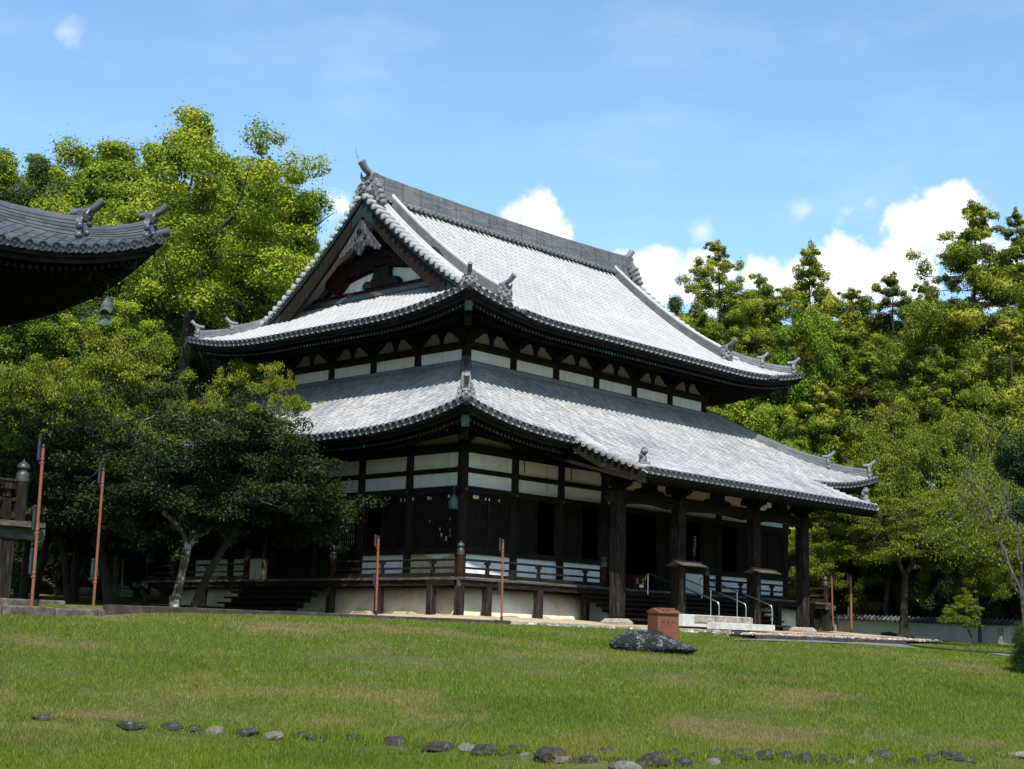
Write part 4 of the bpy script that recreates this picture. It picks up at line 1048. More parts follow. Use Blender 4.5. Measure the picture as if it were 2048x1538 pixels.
# ---- plinth, veranda, railings, steps
mb = MB(); rings = []
for o, z in ((0.02, 0.98), (0.22, 0.95), (0.42, 0.86), (0.62, 0.68), (0.78, 0.45), (0.90, 0.2), (0.98, -0.25)):
    ring = []
    for (xa, ya), (xb, yb) in (((-o, -o), (LX+o, -o)), ((LX+o, -o), (LX+o, LY+o)), ((LX+o, LY+o), (-o, LY+o)), ((-o, LY+o), (-o, -o))):
        for k in range(24): ring.append(Vector((xa+(xb-xa)*k/24, ya+(yb-ya)*k/24, z)))
    rings.append(ring)
mb.loft(rings, True, False); mb.build('plinth_mound', M['plinth'], hall, True)
# peeled plaster along the foot of the plinth
pf = MB()
for k in range(46):
    front = k < 24; u = rnd.uniform(0.0, LX if front else LY); h = rnd.choice((.05, .06, .08, .12, .2)); wd = rnd.uniform(.15, .5)
    out = [(-wd, 0), (-wd*.7, h*.5), (-wd*.3, h*.75), (0, h), (wd*.35, h*.6), (wd*.6, h*.7), (wd, 0)]
    f_ = 'front' if front else 'left'
    pf.prism([FP(f_, u+a, 0.965-0.13*b+0.02, b-0.0) for a, b in out], FP(f_, 0, 0.012, 0)-FP(f_, 0, 0, 0))
tag(pf.build('peeled_plaster_patches', M['bareplaster'], hall), kind='stuff')
E_ = 1.458; ZD = 1.23
# boards run outwards
mb = MB(); nb = int((LX+2*E_)/0.19)
for i in range(nb):
    x = -E_+(LX+2*E_)*i/nb; mb.box(x+0.004, -E_-0.04+rnd.uniform(-.012, .012), ZD-0.085, x+(LX+2*E_)/nb-0.004, 0.1, ZD)
nb = int((LY+E_)/0.19)
for sx in (0, 1):
    for i in range(nb):
        y = 0.104+(LY+E_-0.1)*i/nb; j = rnd.uniform(-.012, .012)
        if sx == 0: mb.box(-E_-0.04+j, y+.004, ZD-0.085, 0.1, y+(LY+E_-.1)/nb-.004, ZD)
        else: mb.box(LX-.1, y+.004, ZD-0.085, LX+E_+.04+j, y+(LY+E_-.1)/nb-.004, ZD)
deck = mb.build('veranda_deck', M['deckwood'], hall)
for p, q in (((-E_+.1, -E_+.12), (LX+E_-.1, -E_+.12)), ((-E_+.12, -E_+.3), (-E_+.12, LY+E_)), ((LX+E_-.12, -E_+.3), (LX+E_-.12, LY+E_))):
    mb = MB(); mb.bar((*p, ZD-.19), (*q, ZD-.19), 0.2, 0.19); mb.build('veranda_edge_beam', M['woodh'], hall)
for c, d in (((LX+E_-.1, -E_+.14), (1, 0)), ((-E_+.14, LY+E_-.1), (0, 1)), ((-E_+.1, -E_+.14), (0, -0.16)), ((-E_-.0, LY+E_-.35), (-1, 0)), ((LX+E_-.3, -E_+.1), (0, -.3))):
    mb = MB(); mb.bar((c[0], c[1], ZD-.20), (c[0]+d[0]*.62, c[1]+d[1]*.62, ZD-.20), 0.2, 0.2); mb.build('beam_end', M['deckwood'], hall)
def vpost(x, y, s=0.13):
    mb = MB(); mb.bevbox(x-s, y-s, -0.25, x+s, y+s, ZD-.28, 0.02); mb.build('veranda_post', M['postwood'], hall)
for x in [-E_+.14]+XS[:3]+[XS[6]+.2, XS[7], XS[8]]+[LX+E_-.14]: vpost(x, -E_+.14)
for y in YS[:2]+[YS[2], YS[4], YS[5], YS[6], LY+E_-.14]: vpost(-E_+.14, y)
for y in YS[:4]: vpost(LX+E_-.14, y)
def bellpost(x, y, parent, z0, zt, r, name='railing_post', tip=1.0, hood='cap', body='redwood'):
    mb = MB(); mb.lathe((x, y, 0), [(r, z0), (r, zt)], 14); p = mb.build(name, M[body], parent, True)
    k = r/0.115*tip; mb = MB()
    mb.lathe((x, y, zt), [(r*1.06, 0), (r*1.08, .05*k), (r*1.02, .09*k), (r*1.04, .13*k), (r*0.98, .16*k), (r*0.62, .20*k), (r*0.60, .225*k), (r*1.02, .255*k), (r*1.05, .285*k), (r*.85, .33*k), (r*.45, .365*k), (r*.12, .40*k), (.004, .43*k)], 16)
    mb.build('onion_finial', M[hood], p, True); return p
def railing(pts, z=ZD, k=1.0, mat='wood', parent=None, posts=(), mids=True, split=None):
    """pts: plan points; three rails and short struts"""
    kt = min(k, 1.15)
    for zz, a, b in ((.085, .11, .13), (.315, .07, .07), (.585, .085, .085)):
        for i in range(len(pts)-1):
            mb = MB()
            if zz > .5: mb.tube([(*pts[i], z+zz*k), (*pts[i+1], z+zz*k)], a*kt*.5, 10)
            else: mb.bar((*pts[i], z+zz*k), (*pts[i+1], z+zz*k), a*kt, b*kt)
            mb.build('railing_rail', M[mat], parent)
    for x, y in posts:
        mb = MB(); s = .055*k; mb.box(x-s, y-s, z+.02, x+s, y+s, z+.28*k); mb.box(x-s*.75, y-s*.75, z+.35*k, x+s*.75, y+s*.75, z+.46*k); mb.box(x-s*1.5, y-s*1.5, z+.46*k, x+s*1.5, y+s*1.5, z+.54*k)
        mb.build('railing_strut', M[mat], parent)
RY = -E_+.16
railing([(RY, RY), (6.15, RY)], parent=hall, posts=[(XS[0]+.0, RY), (XS[1], RY), (XS[2], RY)])
railing([(12.64, RY), (LX-RY, RY)], parent=hall, posts=[(XS[6]-.2, RY), (XS[7]-.4, RY), (XS[8]-.2, RY)])
railing([(LX-RY, RY), (LX-RY, 7)], parent=hall, posts=[(LX-RY, 1.3), (LX-RY, 3.9)], mat='deckwood')
railing([(RY, RY), (RY, 5.12)], parent=hall, posts=[(RY, 0.0), (RY, 2.5)])
railing([(RY, 10.19), (RY, LY-RY)], parent=hall, posts=[(RY, 12.7), (RY, 15)])
railing([(RY, LY-RY), (3.5, LY-RY)], parent=hall)
for x, y in ((RY, RY), (6.15, RY), (12.64, RY), (LX-RY, RY), (RY, 5.12), (RY, 10.19), (RY, LY-RY)): bellpost(x, y, hall, ZD+.005, 1.97, 0.125)
# front and side wooden steps
for k in range(6):
    y1 = -E_-.02-0.30*k; z1 = ZD-.02-.185*(k+1)
    mb = MB(); mb.box(4.75, y1-.34, z1-.07, 15.6, y1, z1); mb.box(4.8, y1-.03, z1-.185, 15.55, y1+.0, z1-.07); mb.build('front_step', M['wood'] if k % 2 else M['woodh'], hall)
for k in range(5):
    x1 = -E_-.02-0.30*k; z1 = ZD-.05-.21*(k+1)
    mb = MB(); mb.box(x1-.34, 5.3, z1-.07, x1, 10.0, z1); mb.box(x1-.03, 5.35, z1-.21, x1, 9.95, z1-.07); mb.build('side_step', M['woodh'], hall)

# ------------------------------------------------------------------ terrace and its edge
mb = MB()
NX, NY = 30, 2
mb.add([(-3.0, 22, -.02), (-1.2, 22, .02), (23, 22, .02), (23, -1.2, .0), (23, -5.2, -.24), (-3.0, -5.2, -.24), (-1.2, -1.2, .0), (-3.0, -1.2, -.12)], [(6, 3, 2, 1), (7, 6, 1, 0), (5, 4, 3, 6), (5, 6, 7)], .5)
tag(mb.build('terrace', M['earth']), kind='structure')
# rubble retaining wall along the front, stone by stone in courses
rw = empty('stone_retaining_wall', 'low rubble retaining wall under the front edge of the hall terrace', 'stone wall', loc=(-3.0, -5.2, -.24))
def stone_shape(mb, c, sx, sy, sz, j=0.22):
    mb.blob(c, sx, sy, sz, Matrix.Rotation(rnd.uniform(-.4, .4), 3, 'Z') @ Matrix.Rotation(rnd.uniform(-.15, .15), 3, 'X'), 8, 6, None, j)
mb = MB()
for row in range(3):
    x = 0.0
    while x < 9.6+2.0:
        l = rnd.uniform(.16, .48); stone_shape(mb, (x+l/2, rnd.uniform(-.06, .03)-.05*row, -.08-row*.15), l*.56, .2, rnd.uniform(.085, .115)); x += l*.98
mb.build('rubble_face', M['rubble'], rw)
mb = MB(); mb.box(-.02, .0, -.9, 11.6, .3, -.03); mb.build('wall_core', M['kerb'], rw)
def kerb(name, label, x0, x1, y, zt, h, d, mat, seed, cat='kerb'):
    k = MB(); x = x0
    while x < x1:
        l = min(rnd.uniform(.7, 1.5), x1-x)
        if l < .1: break
        k.bevbox(x+.006, y+rnd.uniform(-.02, .02), zt-h, x+l-.006, y+d, zt+rnd.uniform(-.015, .012), .02); x += l
    return tag(k.build(name, M[mat]), label, cat)
kerb('terrace_kerb', 'long low grey stone kerb below the maple trunks', -16.9, -3.05, -5.25, -.20, .5, .3, 'kerb', 1)
kerb('terrace_kerb', 'brown stone kerb under the white pebble strip', 8.2, 18.6, -6.85, -.36, .42, .33, 'kerb', 2)
kerb('terrace_kerb', 'thin brown stone edging directly below the canopy pillars', 8.4, 22.8, -5.42, -.225, .3, .24, 'kerb', 5)
kerb('terrace_kerb', 'lower weathered stone kerb between pebbles and gravel path', 7.0, 15.2, -8.2, -.56, .5, .34, 'kerb', 3)
kerb('terrace_kerb', 'pale smooth stone slab kerb at the corner of the terrace', -3.0, 1.0, -5.33, -.20, .16, .2, 'granite', 4)
# pebble strip
mb = MB()
for k in range(900):
    x = rnd.uniform(8.6, 22.3); y = rnd.uniform(-6.5, -5.45); stone_shape(mb, (x, y, -.35+rnd.uniform(-.01, .04)), rnd.uniform(.05, .13), rnd.uniform(.04, .09), rnd.uniform(.03, .07))
tag(mb.build('pebbles', M['pebble']), kind='stuff')
mb = MB(); mb.add([(8.2, -6.6, -.385), (22.6, -6.6, -.385), (22.9, -5.2, -.36), (8.2, -5.2, -.36)], [(0, 1, 2, 3)]); mb.add([(7.2, -7.95, -.60), (18.4, -7.95, -.60), (18.8, -6.7, -.58), (7.2, -6.7, -.58)], [(0, 1, 2, 3)]); tag(mb.build('pebble_bed', M['gravel']), kind='structure')
# gravel path that runs off to the right in front of the lower kerb
pa = []
for px, pt, pbm in ((1470, 1272, 1282), (1560, 1276, 1284), (1700, 1280, 1289), (1850, 1288, 1299), (2000, 1299, 1312), (2150, 1310, 1328)):
    a = ground_hit(px, pbm); b = a+np.array([_FH[0], _FH[1], 0])*(3.2 if px > 1500 else .2); pa.append((a, b))
mb = MB(); rr = []
for a, b in pa:
    rr.append([Vector((a[0]+(b[0]-a[0])*q/4, a[1]+(b[1]-a[1])*q/4, Gf(a[0]+(b[0]-a[0])*q/4, a[1]+(b[1]-a[1])*q/4)+.035)) for q in range(5)])
mb.loft(rr, False, False); tag(mb.build('gravel_path', M['gravel']), kind='structure')

# ------------------------------------------------------------------ things round the hall
# stone steps with a ramped side, in front of the wooden stairs
st = empty('stone_steps', 'two pale concrete steps between the steel handrails', 'steps', loc=(6.66, -4.0, -.13))
mb = MB(); mb.bevbox(0, -.55, 0, 4.3, .5, .43, .015); mb.build('upper_step', M['concrete'], st)
mb = MB(); mb.bevbox(1.42, -1.0, -.06, 5.2, -.552, .18, .015); mb.build('lower_step', M['concrete'], st)
mb = MB(); mb.bevbox(.66, -.59, .17, 4.32, -.553, .41, .004); mb.build('riser_panel', M['granite'], st)
hr = []
for i, (x, lb) in enumerate(((8.31, 'steel stair handrail ending beside the wooden box, first of three'), (10.03, 'steel stair handrail in the middle between two others'), (11.77, 'steel stair handrail ending next to the canopy pillar on the outer side'))):
    r = empty('handrail', lb, 'handrail', 'steel handrails on the front steps', (x, -4.9, -.1))
    mb = MB(); mb.tube([(0, -.02, .70), (0, 0, .84), (0, .12, .92), (0, 3.05, 1.90), (0, 3.2, 1.93), (0, 3.3, 1.86), (0, 3.32, 1.7)], .020, 10); mb.build('rail', M['steel'], r, True)
    for y, z0, z1 in ((-.02, -.12, .72), (1.55, .30, 1.42), (3.2, 1.14, 1.92)):
        mb = MB(); mb.tube([(0, y, z0), (0, y, z1)], .018, 10); mb.build('post', M['steel'], r, True)
# little roofs on posts
for x, lb in ((6.95, 'small gabled wooden roof on a post beside the central canopy pillar'), (11.85, 'small gabled wooden roof on a post beside the handrails')):
    r = empty('roofed_signpost', lb, 'signpost', 'small roofed posts before the steps', (x, -4.25, -.16))
    mb = MB(); mb.bevbox(-.055, -.055, 0, .055, .055, 2.24, .012); mb.build('post', M['postwood'], r)
    mb = MB()
    for sy in (-1, 1):
        mb.prism([(-.42, 0.0, 2.33), (-.42, sy*.34, 2.19), (-.42, sy*.34, 2.16), (-.42, 0, 2.30)], (1.5, 0, 0))
    mb.bar((-.46, 0, 2.335), (1.12, 0, 2.335), .09, .05); mb.build('roof', M['deckwood'], r)
    mb = MB(); mb.bar((-.35, 0, 2.15), (1.0, 0, 2.15), .06, .06); mb.bar((.0, 0, 1.9), (.45, 0, 2.13), .04, .04); mb.build('roof_bracket', M['wood'], r)
# offertory box on the veranda
ob = empty('offertory_box', 'dark wooden offertory box with two gold marks and a pale label', 'box', loc=(8.42, -1.0, ZD))
mb = MB(); mb.bevbox(-.40, -.26, 0, .40, .26, .50, .02); mb.box(-.43, -.29, .0, .43, .29, .07)
mb.build('body', M['redwood'], ob)
mb = MB()
for k in range(7): mb.box(-.36, -.22+.066*k, .505, .36, -.19+.066*k, .545)
mb.box(-.42, -.28, .502, -.365, .28, .55); mb.box(.365, -.28, .502, .42, .28, .55); mb.build('slatted_lid', M['redwood'], ob)
for gx in (-.2, .14):   # gold brush-stroke marks
    mb = MB()
    for (xa, za), (xb, zb) in (((-.05, .40), (.06, .40)), ((0, .44), (0, .24)), ((-.06, .33), (.07, .34)), ((-.05, .22), (.0, .30)), ((.0, .30), (.07, .22))):
        mb.bar((gx+xa, -.266, za), (gx+xb, -.266, zb), .02, .012, (0, 1, 0))
    mb.build('gold_mark', M['gold'], ob)
mb = MB(); mb.box(-.10, -.30, .08, .14, -.295, .19); mb.build('label', M['plaster'], ob)
# hanging bell at the corner
be = empty('hanging_bell', 'green bronze bell hanging under the near corner of the lower eave', 'bell', loc=(-.9, -.48, 3.54))
mb = MB(); mb.lathe((0, 0, 0), [(.165, 0), (.17, .03), (.155, .05), (.15, .25), (.14, .36), (.115, .43), (.06, .465), (.03, .47), (.03, .50), (.004, .52)], 18); mb.build('body', M['bronze'], be, True)
mb = MB(); mb.tube([(0, 0, .50), (0, 0, .75), (.1, .06, .78), (.62, .30, .80)], .018, 6); mb.build('hanger', M['black'], be)
# incinerator
ic = ground_hit(1326, 1288); 
inc = empty('metal_incinerator', 'red-brown painted metal bin with a sloping lid, standing behind the boulder', 'bin', loc=(ic[0], ic[1], Gf(ic[0], ic[1])-.05))
inc.rotation_euler = (0, 0, R(-21))
k_ = np.linalg.norm(ic-CAM)/38.0
inc.scale = (k_, k_, k_)
mb = MB(); mb.bevbox(-.31, -.25, 0, .31, .25, .82, .012); mb.build('body', M['rust'], inc)
mb = MB()
mb.prism([(-.33, -.31, .80), (-.33, -.31, .835), (-.33, .02, .93), (-.33, .27, .86), (-.33, .27, .82), (-.33, -.25, .80)], (.66, 0, 0)); mb.build('lid', M['rust'], inc)
mb = MB(); mb.box(-.20, -.10, .905, .29, .10, .945); mb.build('lid_ridge', M['rust'], inc)
mb = MB(); mb.tube([(-.14, -.2, .872), (-.14, -.23, .895), (.02, -.23, .895), (.02, -.2, .872)], .012, 6); mb.build('lid_handle', M['cap'], inc)
mb = MB(); mb.tube([(.335, -.02, .9), (.34, -.02, .70)], .010, 5); mb.blob((.345, -.02, .66), .03, .055, .055, None, 8, 6); mb.build('latch_weight', M['black'], inc)
mb = MB()
for x in (-.15, -.01, .13): mb.lathe((x, 0, 0), [(0.03, 0), (0.03, .01)], 10) if False else mb.tube([(x, -.249, .60), (x, -.262, .60)], [.032, .03], 10)
mb.build('air_hole_cover', M['cap'], inc)
# big boulder: a lumpy lens shape
def organic(name, mat, rx, ry, rz, seed, n=40, mm=22, amp=.22, shape=None, flat=0.35, parent=None, facets=0):
    rg = np.random.default_rng(seed); ph = rg.uniform(0, 6.28, (14, 3)); fr = rg.normal(0, 1.9, (14, 3)); am = rg.uniform(.3, 1, 14)/np.maximum(1, np.abs(fr).sum(1)*.5)
    th = np.linspace(0.02, math.pi-.02, mm+1); pp = np.linspace(0, 2*math.pi, n, endpoint=False)
    T, P = np.meshgrid(th, pp, indexing='ij')
    d = np.stack([np.sin(T)*np.cos(P), np.sin(T)*np.sin(P), -np.cos(T)], -1).reshape(-1, 3)
    f = np.zeros(len(d))
    for a, q, k in zip(am, ph, fr): f += a*np.sin(d @ k*1.6+q[0])
    f = 1+amp*f/np.abs(f).max()
    v = d*f[:, None]*np.array([rx, ry, rz]); v[:, 2] = np.where(v[:, 2] < -flat*rz, -flat*rz+(v[:, 2]+flat*rz)*.15, v[:, 2])
    for _ in range(facets):
        nn = rg.normal(size=3); nn[2] = abs(nn[2])*.8; nn /= np.linalg.norm(nn); nw = nn*np.array([rx, ry, rz]); sup = np.linalg.norm(nw); dd_ = rg.uniform(.62, .86)*sup
        ex = np.maximum(0, v @ nn-dd_); v = v-ex[:, None]*nn*.92
    if shape: v = shape(v)
    if facets: v[:, 2] = np.minimum(v[:, 2], rz*(.62+.10*v[:, 0]/rx)); v = v*(1+rg.normal(size=(len(v), 1))*.035)
    fs_ = []
    for i in range(mm):
        for j in range(n): fs_.append((i*n+j, i*n+(j+1) % n, (i+1)*n+(j+1) % n, (i+1)*n+j))
    b = MB(); b.add(v, fs_); return b.build(name, M[mat], parent, not facets)
bc = ground_hit(1315, 1306); sB = np.linalg.norm(bc-CAM)*170/FPX
def bshape(v):
    x = np.clip(v[:, 0]/np.abs(v[:, 0]).max(), -.999, .999); e = np.interp(x, [-1, -.93, -.8, -.6, -.35, -.1, .1, .28, .42, .6, .78, .92, 1], [.25, .55, .80, .88, .93, 1.0, .98, .82, .64, .60, .48, .32, .14])
    v += np.random.default_rng(3).normal(size=v.shape)*sB*.0022; v[:, 2] *= e/np.sqrt(1-x*x+.03)*1.05; v[:, 1] *= (1-x*x+.04)**-.28; return v
bo = organic('boulder', 'boulder', sB*.5, sB*.30, sB*.155, 5, 96, 48, .20, bshape, .45, None, 0)
bo.location = (bc[0]+.2, bc[1]+.25, Gf(bc[0]+.2, bc[1]+.25)+sB*.065); bo.rotation_euler = (R(2), R(3), YAW-R(90))
tag(bo, 'long low black boulder with grey lichen lying on the lawn before the red-brown bin', 'boulder')
# red-brown sensor poles
def pole(x, y, z, h, rad, lean, secs, label, lb=None):
    r = empty('sensor_pole', label, 'pole', 'terracotta poles round the temple buildings', (x, y, z))
    r.rotation_euler = (lean[1], lean[0], 0)
    mb = MB(); mb.lathe((0, 0, 0), [(rad*1.06, 0), (rad*1.0, .02), (rad, h)], 12); mb.build('shaft', M['pole'], r, True)
    mb = MB(); mb.lathe((0, 0, -.05), [(rad*1.15, 0), (rad*1.15, .16)], 12); mb.build('foot', M['black'], r, True)
    mb = MB(); mb.lathe((0, 0, h), [(rad*1.05, -.02), (rad*1.05, .04), (rad*.6, .06)], 12); mb.build('top_cap', M['black'], r, True)
    for f in secs:
        mb = MB(); 
        for dz in (0, .09): mb.lathe((0, 0, h*f+dz), [(rad*1.02, 0), (rad*1.25, .008), (rad*1.25, .025), (rad*1.02, .033)], 12)
        mb.tube([(-_RH[0]*rad*1.1, -_RH[1]*rad*1.1, h*f-.02), (-_RH[0]*rad*2.0, -_RH[1]*rad*2.0, h*f+.03), (-_RH[0]*rad*1.1, -_RH[1]*rad*1.1, h*f+.1)], .008, 5)
        mb.build('clamp', M['pole'], r, True)
        s_ = MB(); c = Vector((-_RH[0]*rad*2.5, -_RH[1]*rad*2.5, 0)); t = h*.075
        s_.lathe((c.x, c.y, h*f+.06), [(.02, 0), (.045, .015), (.045, t*2), (.02, t*2+.02)], 10); o = s_.build('sensor_housing', M['black'], r, True)
        s_ = MB(); d = Vector((-_FH[0], -_FH[1], 0))*.036; s_.lathe((c.x+d.x, c.y+d.y, h*f+.09), [(.016, 0), (.016, t*1.6)], 8); s_.build('lens', M['lens'], o, True)
    return r
PL = [((62, 1228, 33.2), 893, 6.3, (.0, .9, .22, .48), 'tall leaning terracotta pole in front of the pagoda stone base'),
      ((186, 1222, 36.5), 940, 5.6, (.885, .20), 'terracotta pole at the end of the pagoda stone base'),
      ((752, 1228, 48.4), 1075, 4.8, (.86, .36), 'terracotta pole before the plinth on the gable side of the hall'),
      ((1003, 1240, 45.3), 1083, 4.6, (.86, .30), 'terracotta pole beside the first railing strut of the hall front'),
      ((1666, 1258, 64.0), 1155, 3.4, (.27,), 'thin terracotta pole just beyond the veranda corner with the pale beam end'),
      ((1703, 1263, 62.0), 1153, 4.6, (.88, .26), 'terracotta pole at the end of the pebble strip near the white wall'),
      ((243, 1200, 56.0), 1120, 2.6, (.2,), 'short thin terracotta pole among the maple trunks')]
for (px, py, Z), ytop, wpx, secs, lb in PL:
    p = at(px, py, Z); h = (py-ytop)*Z/FPX*1.0; rad = wpx*Z/FPX/2
    lean_dir = math.atan2(0, 1)
    r = pole(p[0], p[1], p[2], h, rad, (0, 0), [s for s in secs if s > 0], lb)
    # the posts stand a little out of true
    top = {62: 87, 186: 207, 752: 757, 1003: 1006, 1666: 1663, 1703: 1701, 243: 246}[px]
    q = at(top, ytop, Z); v = Vector(q-p)
    r.rotation_euler = Vector((0, 0, 1)).rotation_difference(v.normalized()).to_euler()
# field stones of the lawn edge, in the near foreground
ST = [(85, 1434, 40, 16, 0), (140, 1440, 26, 8, 0), (205, 1441, 24, 10, 0), (265, 1448, 62, 18, 0), (345, 1450, 40, 18, 0), (388, 1455, 24, 16, 0), (430, 1460, 42, 16, 1), (491, 1462, 52, 18, 0), (548, 1470, 44, 12, 1), (597, 1468, 24, 12, 0), (622, 1473, 30, 10, 0), (650, 1473, 20, 10, 0), (706, 1472, 28, 14, 0),
      (793, 1480, 42, 22, 0), (833, 1478, 22, 12, 0), (884, 1491, 66, 24, 0), (940, 1494, 34, 18, 1), (969, 1496, 46, 24, 0), (1030, 1495, 34, 16, 0), (1050, 1510, 26, 14, 1), (1104, 1504, 60, 26, 0), (1178, 1519, 44, 24, 0), (1210, 1500, 40, 12, 0), (1254, 1529, 54, 20, 1), (1305, 1517, 58, 34, 0), (1345, 1504, 36, 18, 0), (1365, 1521, 34, 22, 0), (1010, 1536, 36, 12, 0),
      (1425, 1522, 30, 18, 1), (1432, 1503, 34, 16, 0), (1470, 1506, 38, 18, 0), (1495, 1502, 26, 14, 0), (1530, 1507, 36, 22, 0), (1570, 1509, 34, 20, 0), (1608, 1515, 34, 26, 0), (1640, 1515, 26, 16, 0), (1672, 1521, 22, 14, 0), (1703, 1524, 22, 14, 1), (1763, 1508, 50, 26, 0), (1828, 1520, 24, 14, 0), (1858, 1515, 32, 18, 0), (1900, 1510, 56, 24, 0), (1935, 1520, 30, 16, 0), (2002, 1508, 20, 10, 1), (2030, 1508, 40, 14, 1)]
for q_ in range(26):
    x_ = 880+34*q_+rnd.uniform(-12, 12); ST.append((x_, float(np.interp(x_, [700, 1000, 1250, 1500, 1800], [1478, 1500, 1524, 1512, 1518]))+rnd.uniform(-9, 9), rnd.choice((20, 24, 28, 34)), rnd.choice((9, 12, 14)), rnd.random() < .12))
ST.sort()
shades = ('dark mossy', 'pale grey')
ONES = 'first second third fourth fifth sixth seventh eighth ninth tenth eleventh twelfth thirteenth fourteenth fifteenth sixteenth seventeenth eighteenth nineteenth'.split()
def ordinal(n):
    if n < 20: return ONES[n-1]
    t = ('twenty', 'thirty', 'forty', 'fifty', 'sixty', 'seventy', 'eighty')[n//10-2]
    return (t.replace('y', 'ieth') if n % 10 == 0 else t+'-'+ONES[n % 10-1])
for n_, (px, py, wp, hp, kind) in enumerate(ST):
    g = ground_hit(px, py+hp*.3); Z = float((g-CAM) @ _fw)
    w2, h2 = wp*Z/FPX*.5, hp*Z/FPX
    o = organic('field_stone', 'stonepale' if kind else 'stone', w2*1.25, w2*.9, h2*.80, 100+n_, 30, 16, .30, None, .3, None, 9)
    o.location = (g[0], g[1], g[2]+h2*.09); o.rotation_euler = (rnd.uniform(-.2, .2), rnd.uniform(-.2, .2), YAW-R(90)+rnd.uniform(-.3, .3))
    siz = 'large' if wp >= 50 else 'small' if wp <= 27 else 'medium'
    form = 'flat' if hp*2.6 < wp else 'rounded' if hp*1.8 > wp else 'oblong'
    tag(o, f'{siz} {form} {shades[kind]} stone, {ordinal(n_+1)} in the lawn edge counted from the pagoda end', 'stone', 'field stones edging the lawn')
# logs lying by the path
for px, py, l, hd, lb in ((1780, 1274, .9, .2, 'weathered log lying on the bank nearest the pebble strip'), (1815, 1280, .9, -.25, 'weathered log lying in the middle of the bank'), (1845, 1284, .7, .1, 'weathered log lying on the bank nearest the split-trunk maple')):
    g = ground_hit(px, py); mb = MB(); a = YAW-R(90)+hd
    mb.tube([(g[0]-math.cos(a)*l/2, g[1]-math.sin(a)*l/2, g[2]+.10), (g[0], g[1], g[2]+.14), (g[0]+math.cos(a)*l/2, g[1]+math.sin(a)*l/2, g[2]+.08)], [.11, .13, .08], 8)
    tag(mb.build('fallen_log', M['bark'], None, True), lb, 'log', 'logs on the bank')
# white perimeter wall with a tiled top
wa = at(1560, 1262, 83); wb = at(2330, 1306, 60)
pw = empty('perimeter_wall', 'low white plastered wall with a dark tiled coping behind the trees', 'wall', loc=tuple(wa))
dv = Vector(wb-wa); dv.z = 0; Lw = dv.length; dv.normalize(); nv = Vector((-dv.y, dv.x, 0))
zt0, zt1 = (at(1560, 1236, 83)[2])-wa[2], (at(2330, 1262, 60)[2])-wa[2]
mb, cap_, post_ = MB(), MB(), MB()
def wz(t): return zt0+(zt1-zt0)*t
mb.loft([[dv*(Lw*t)+nv*s+Vector((0, 0, z)) for s, z in ((-.15, -1.2), (-.15, wz(t)), (.15, wz(t)), (.15, -1.2))] for t in np.linspace(0, 1, 9)])
mb.build('plaster_face', M['wallplaster'], pw)
cap_.loft([[dv*(Lw*t)+nv*s+Vector((0, 0, wz(t)+z)) for s, z in ((-.36, .005), (-.36, .05), (-.05, .26), (.05, .26), (.36, .05), (.36, .005))] for t in np.linspace(0, 1, 9)])
for k in range(int(Lw/.33)):
    t = (k+.5)*.33/Lw; c = dv*(Lw*t); cap_.tube([c-nv*.37+Vector((0, 0, wz(t)+.07)), c-nv*.03+Vector((0, 0, wz(t)+.28))], .06, 6)
cap_.build('tile_coping', M['tile_edge'], pw)
for t in (.20, .66):
    post_ = MB(); c = dv*(Lw*t)-nv*.22; post_.bevbox(c.x-.11, c.y-.11, -1.2, c.x+.11, c.y+.11, wz(t)-.12, .02); post_.build('buttress_post', M['granite'], pw)

# ------------------------------------------------------------------ the pagoda at the edge of the frame
pg = empty('pagoda', 'dark timber pagoda corner with orange-lichened grey roof tiles and an upswept hip ridge', 'pagoda', loc=(0, 0, 0))
PX1, PY0, PL_ = -16.4, -5.7, 18.0
pgp = lambda v: 0.38*v+(0.016 if v > 0 else 0)*v*v
PG = four(PX1-PL_, PY0, PX1, PY0+PL_, 7.70, pgp, 1.0, 5.2, 2.5, 5.0)
tb, pb, eb = MB(), MB(), MB()
for k, sl in PG.items():
    if k in ('front', 'right'):
        tile_slope(sl, 0.34, lambda a: 0.0, lambda a, L=sl.L: min(5.2, min(a, L-a)), 0.112, 0.42, 7, tb, pb, eb, capk=1.12)
    else:
        pb.loft([[sl.p(a, v) for v in np.linspace(0, min(5.2, min(a, sl.L-a))+.001, 5)] for a in np.linspace(0.05, sl.L-.05, 30)], False, False)
ro_ = pb.build('roof', M['tile_pagoda'], pg); tb.build('round_tile_rows', M['tile_pagoda'], ro_, True); eb.build('eave_end_tiles', M['tile_edge'], ro_)
rb, rc, ro = MB(), MB(), MB()
sl = PG['front']; Dg = lambda v, dz=0.0: sl.p(sl.L-v, v, dz)
dd = Dg(0)-Dg(1); dd.z = 0
for va, vl, n_, wd_, ht_, cr_, vo_, sz_ in ((.28, 1.22, 7, .34, lambda u: .42-.10*u+.06*abs(1-u)**4, .10, .26, .78), (1.45, 4.2, 14, .40, lambda u: .56-.1*min(1, u*3), .11, 1.40, .88)):
    rb, rc, ro = MB(), MB(), MB()
    ridge_run(rb, rc, [Dg(va+vl*i/n_, -.02) for i in range(n_+1)], wd_, ht_, 6, cr_, .42)
    onigawara(ro, Dg(vo_, -.08), dd, sz_, .9)
    o = rb.build('hip_ridge', M['tile_pagoda'], pg); rc.build('ridge_cover_tiles', M['tile_pagoda'], o, True); ro.build('demon_face_tile', M['tile_pagoda'], o, True)
c = Dg(-.02, .08); mb = MB(); d_h = dd.normalized(); mb.tube([c-d_h*.7, c-d_h*.2+Vector((0, 0, .0)), c+d_h*.10+Vector((0, 0, .07))], [.09, .10, .115], 10); mb.build('corner_tip_tile', M['tile_pagoda'], ro_, True)
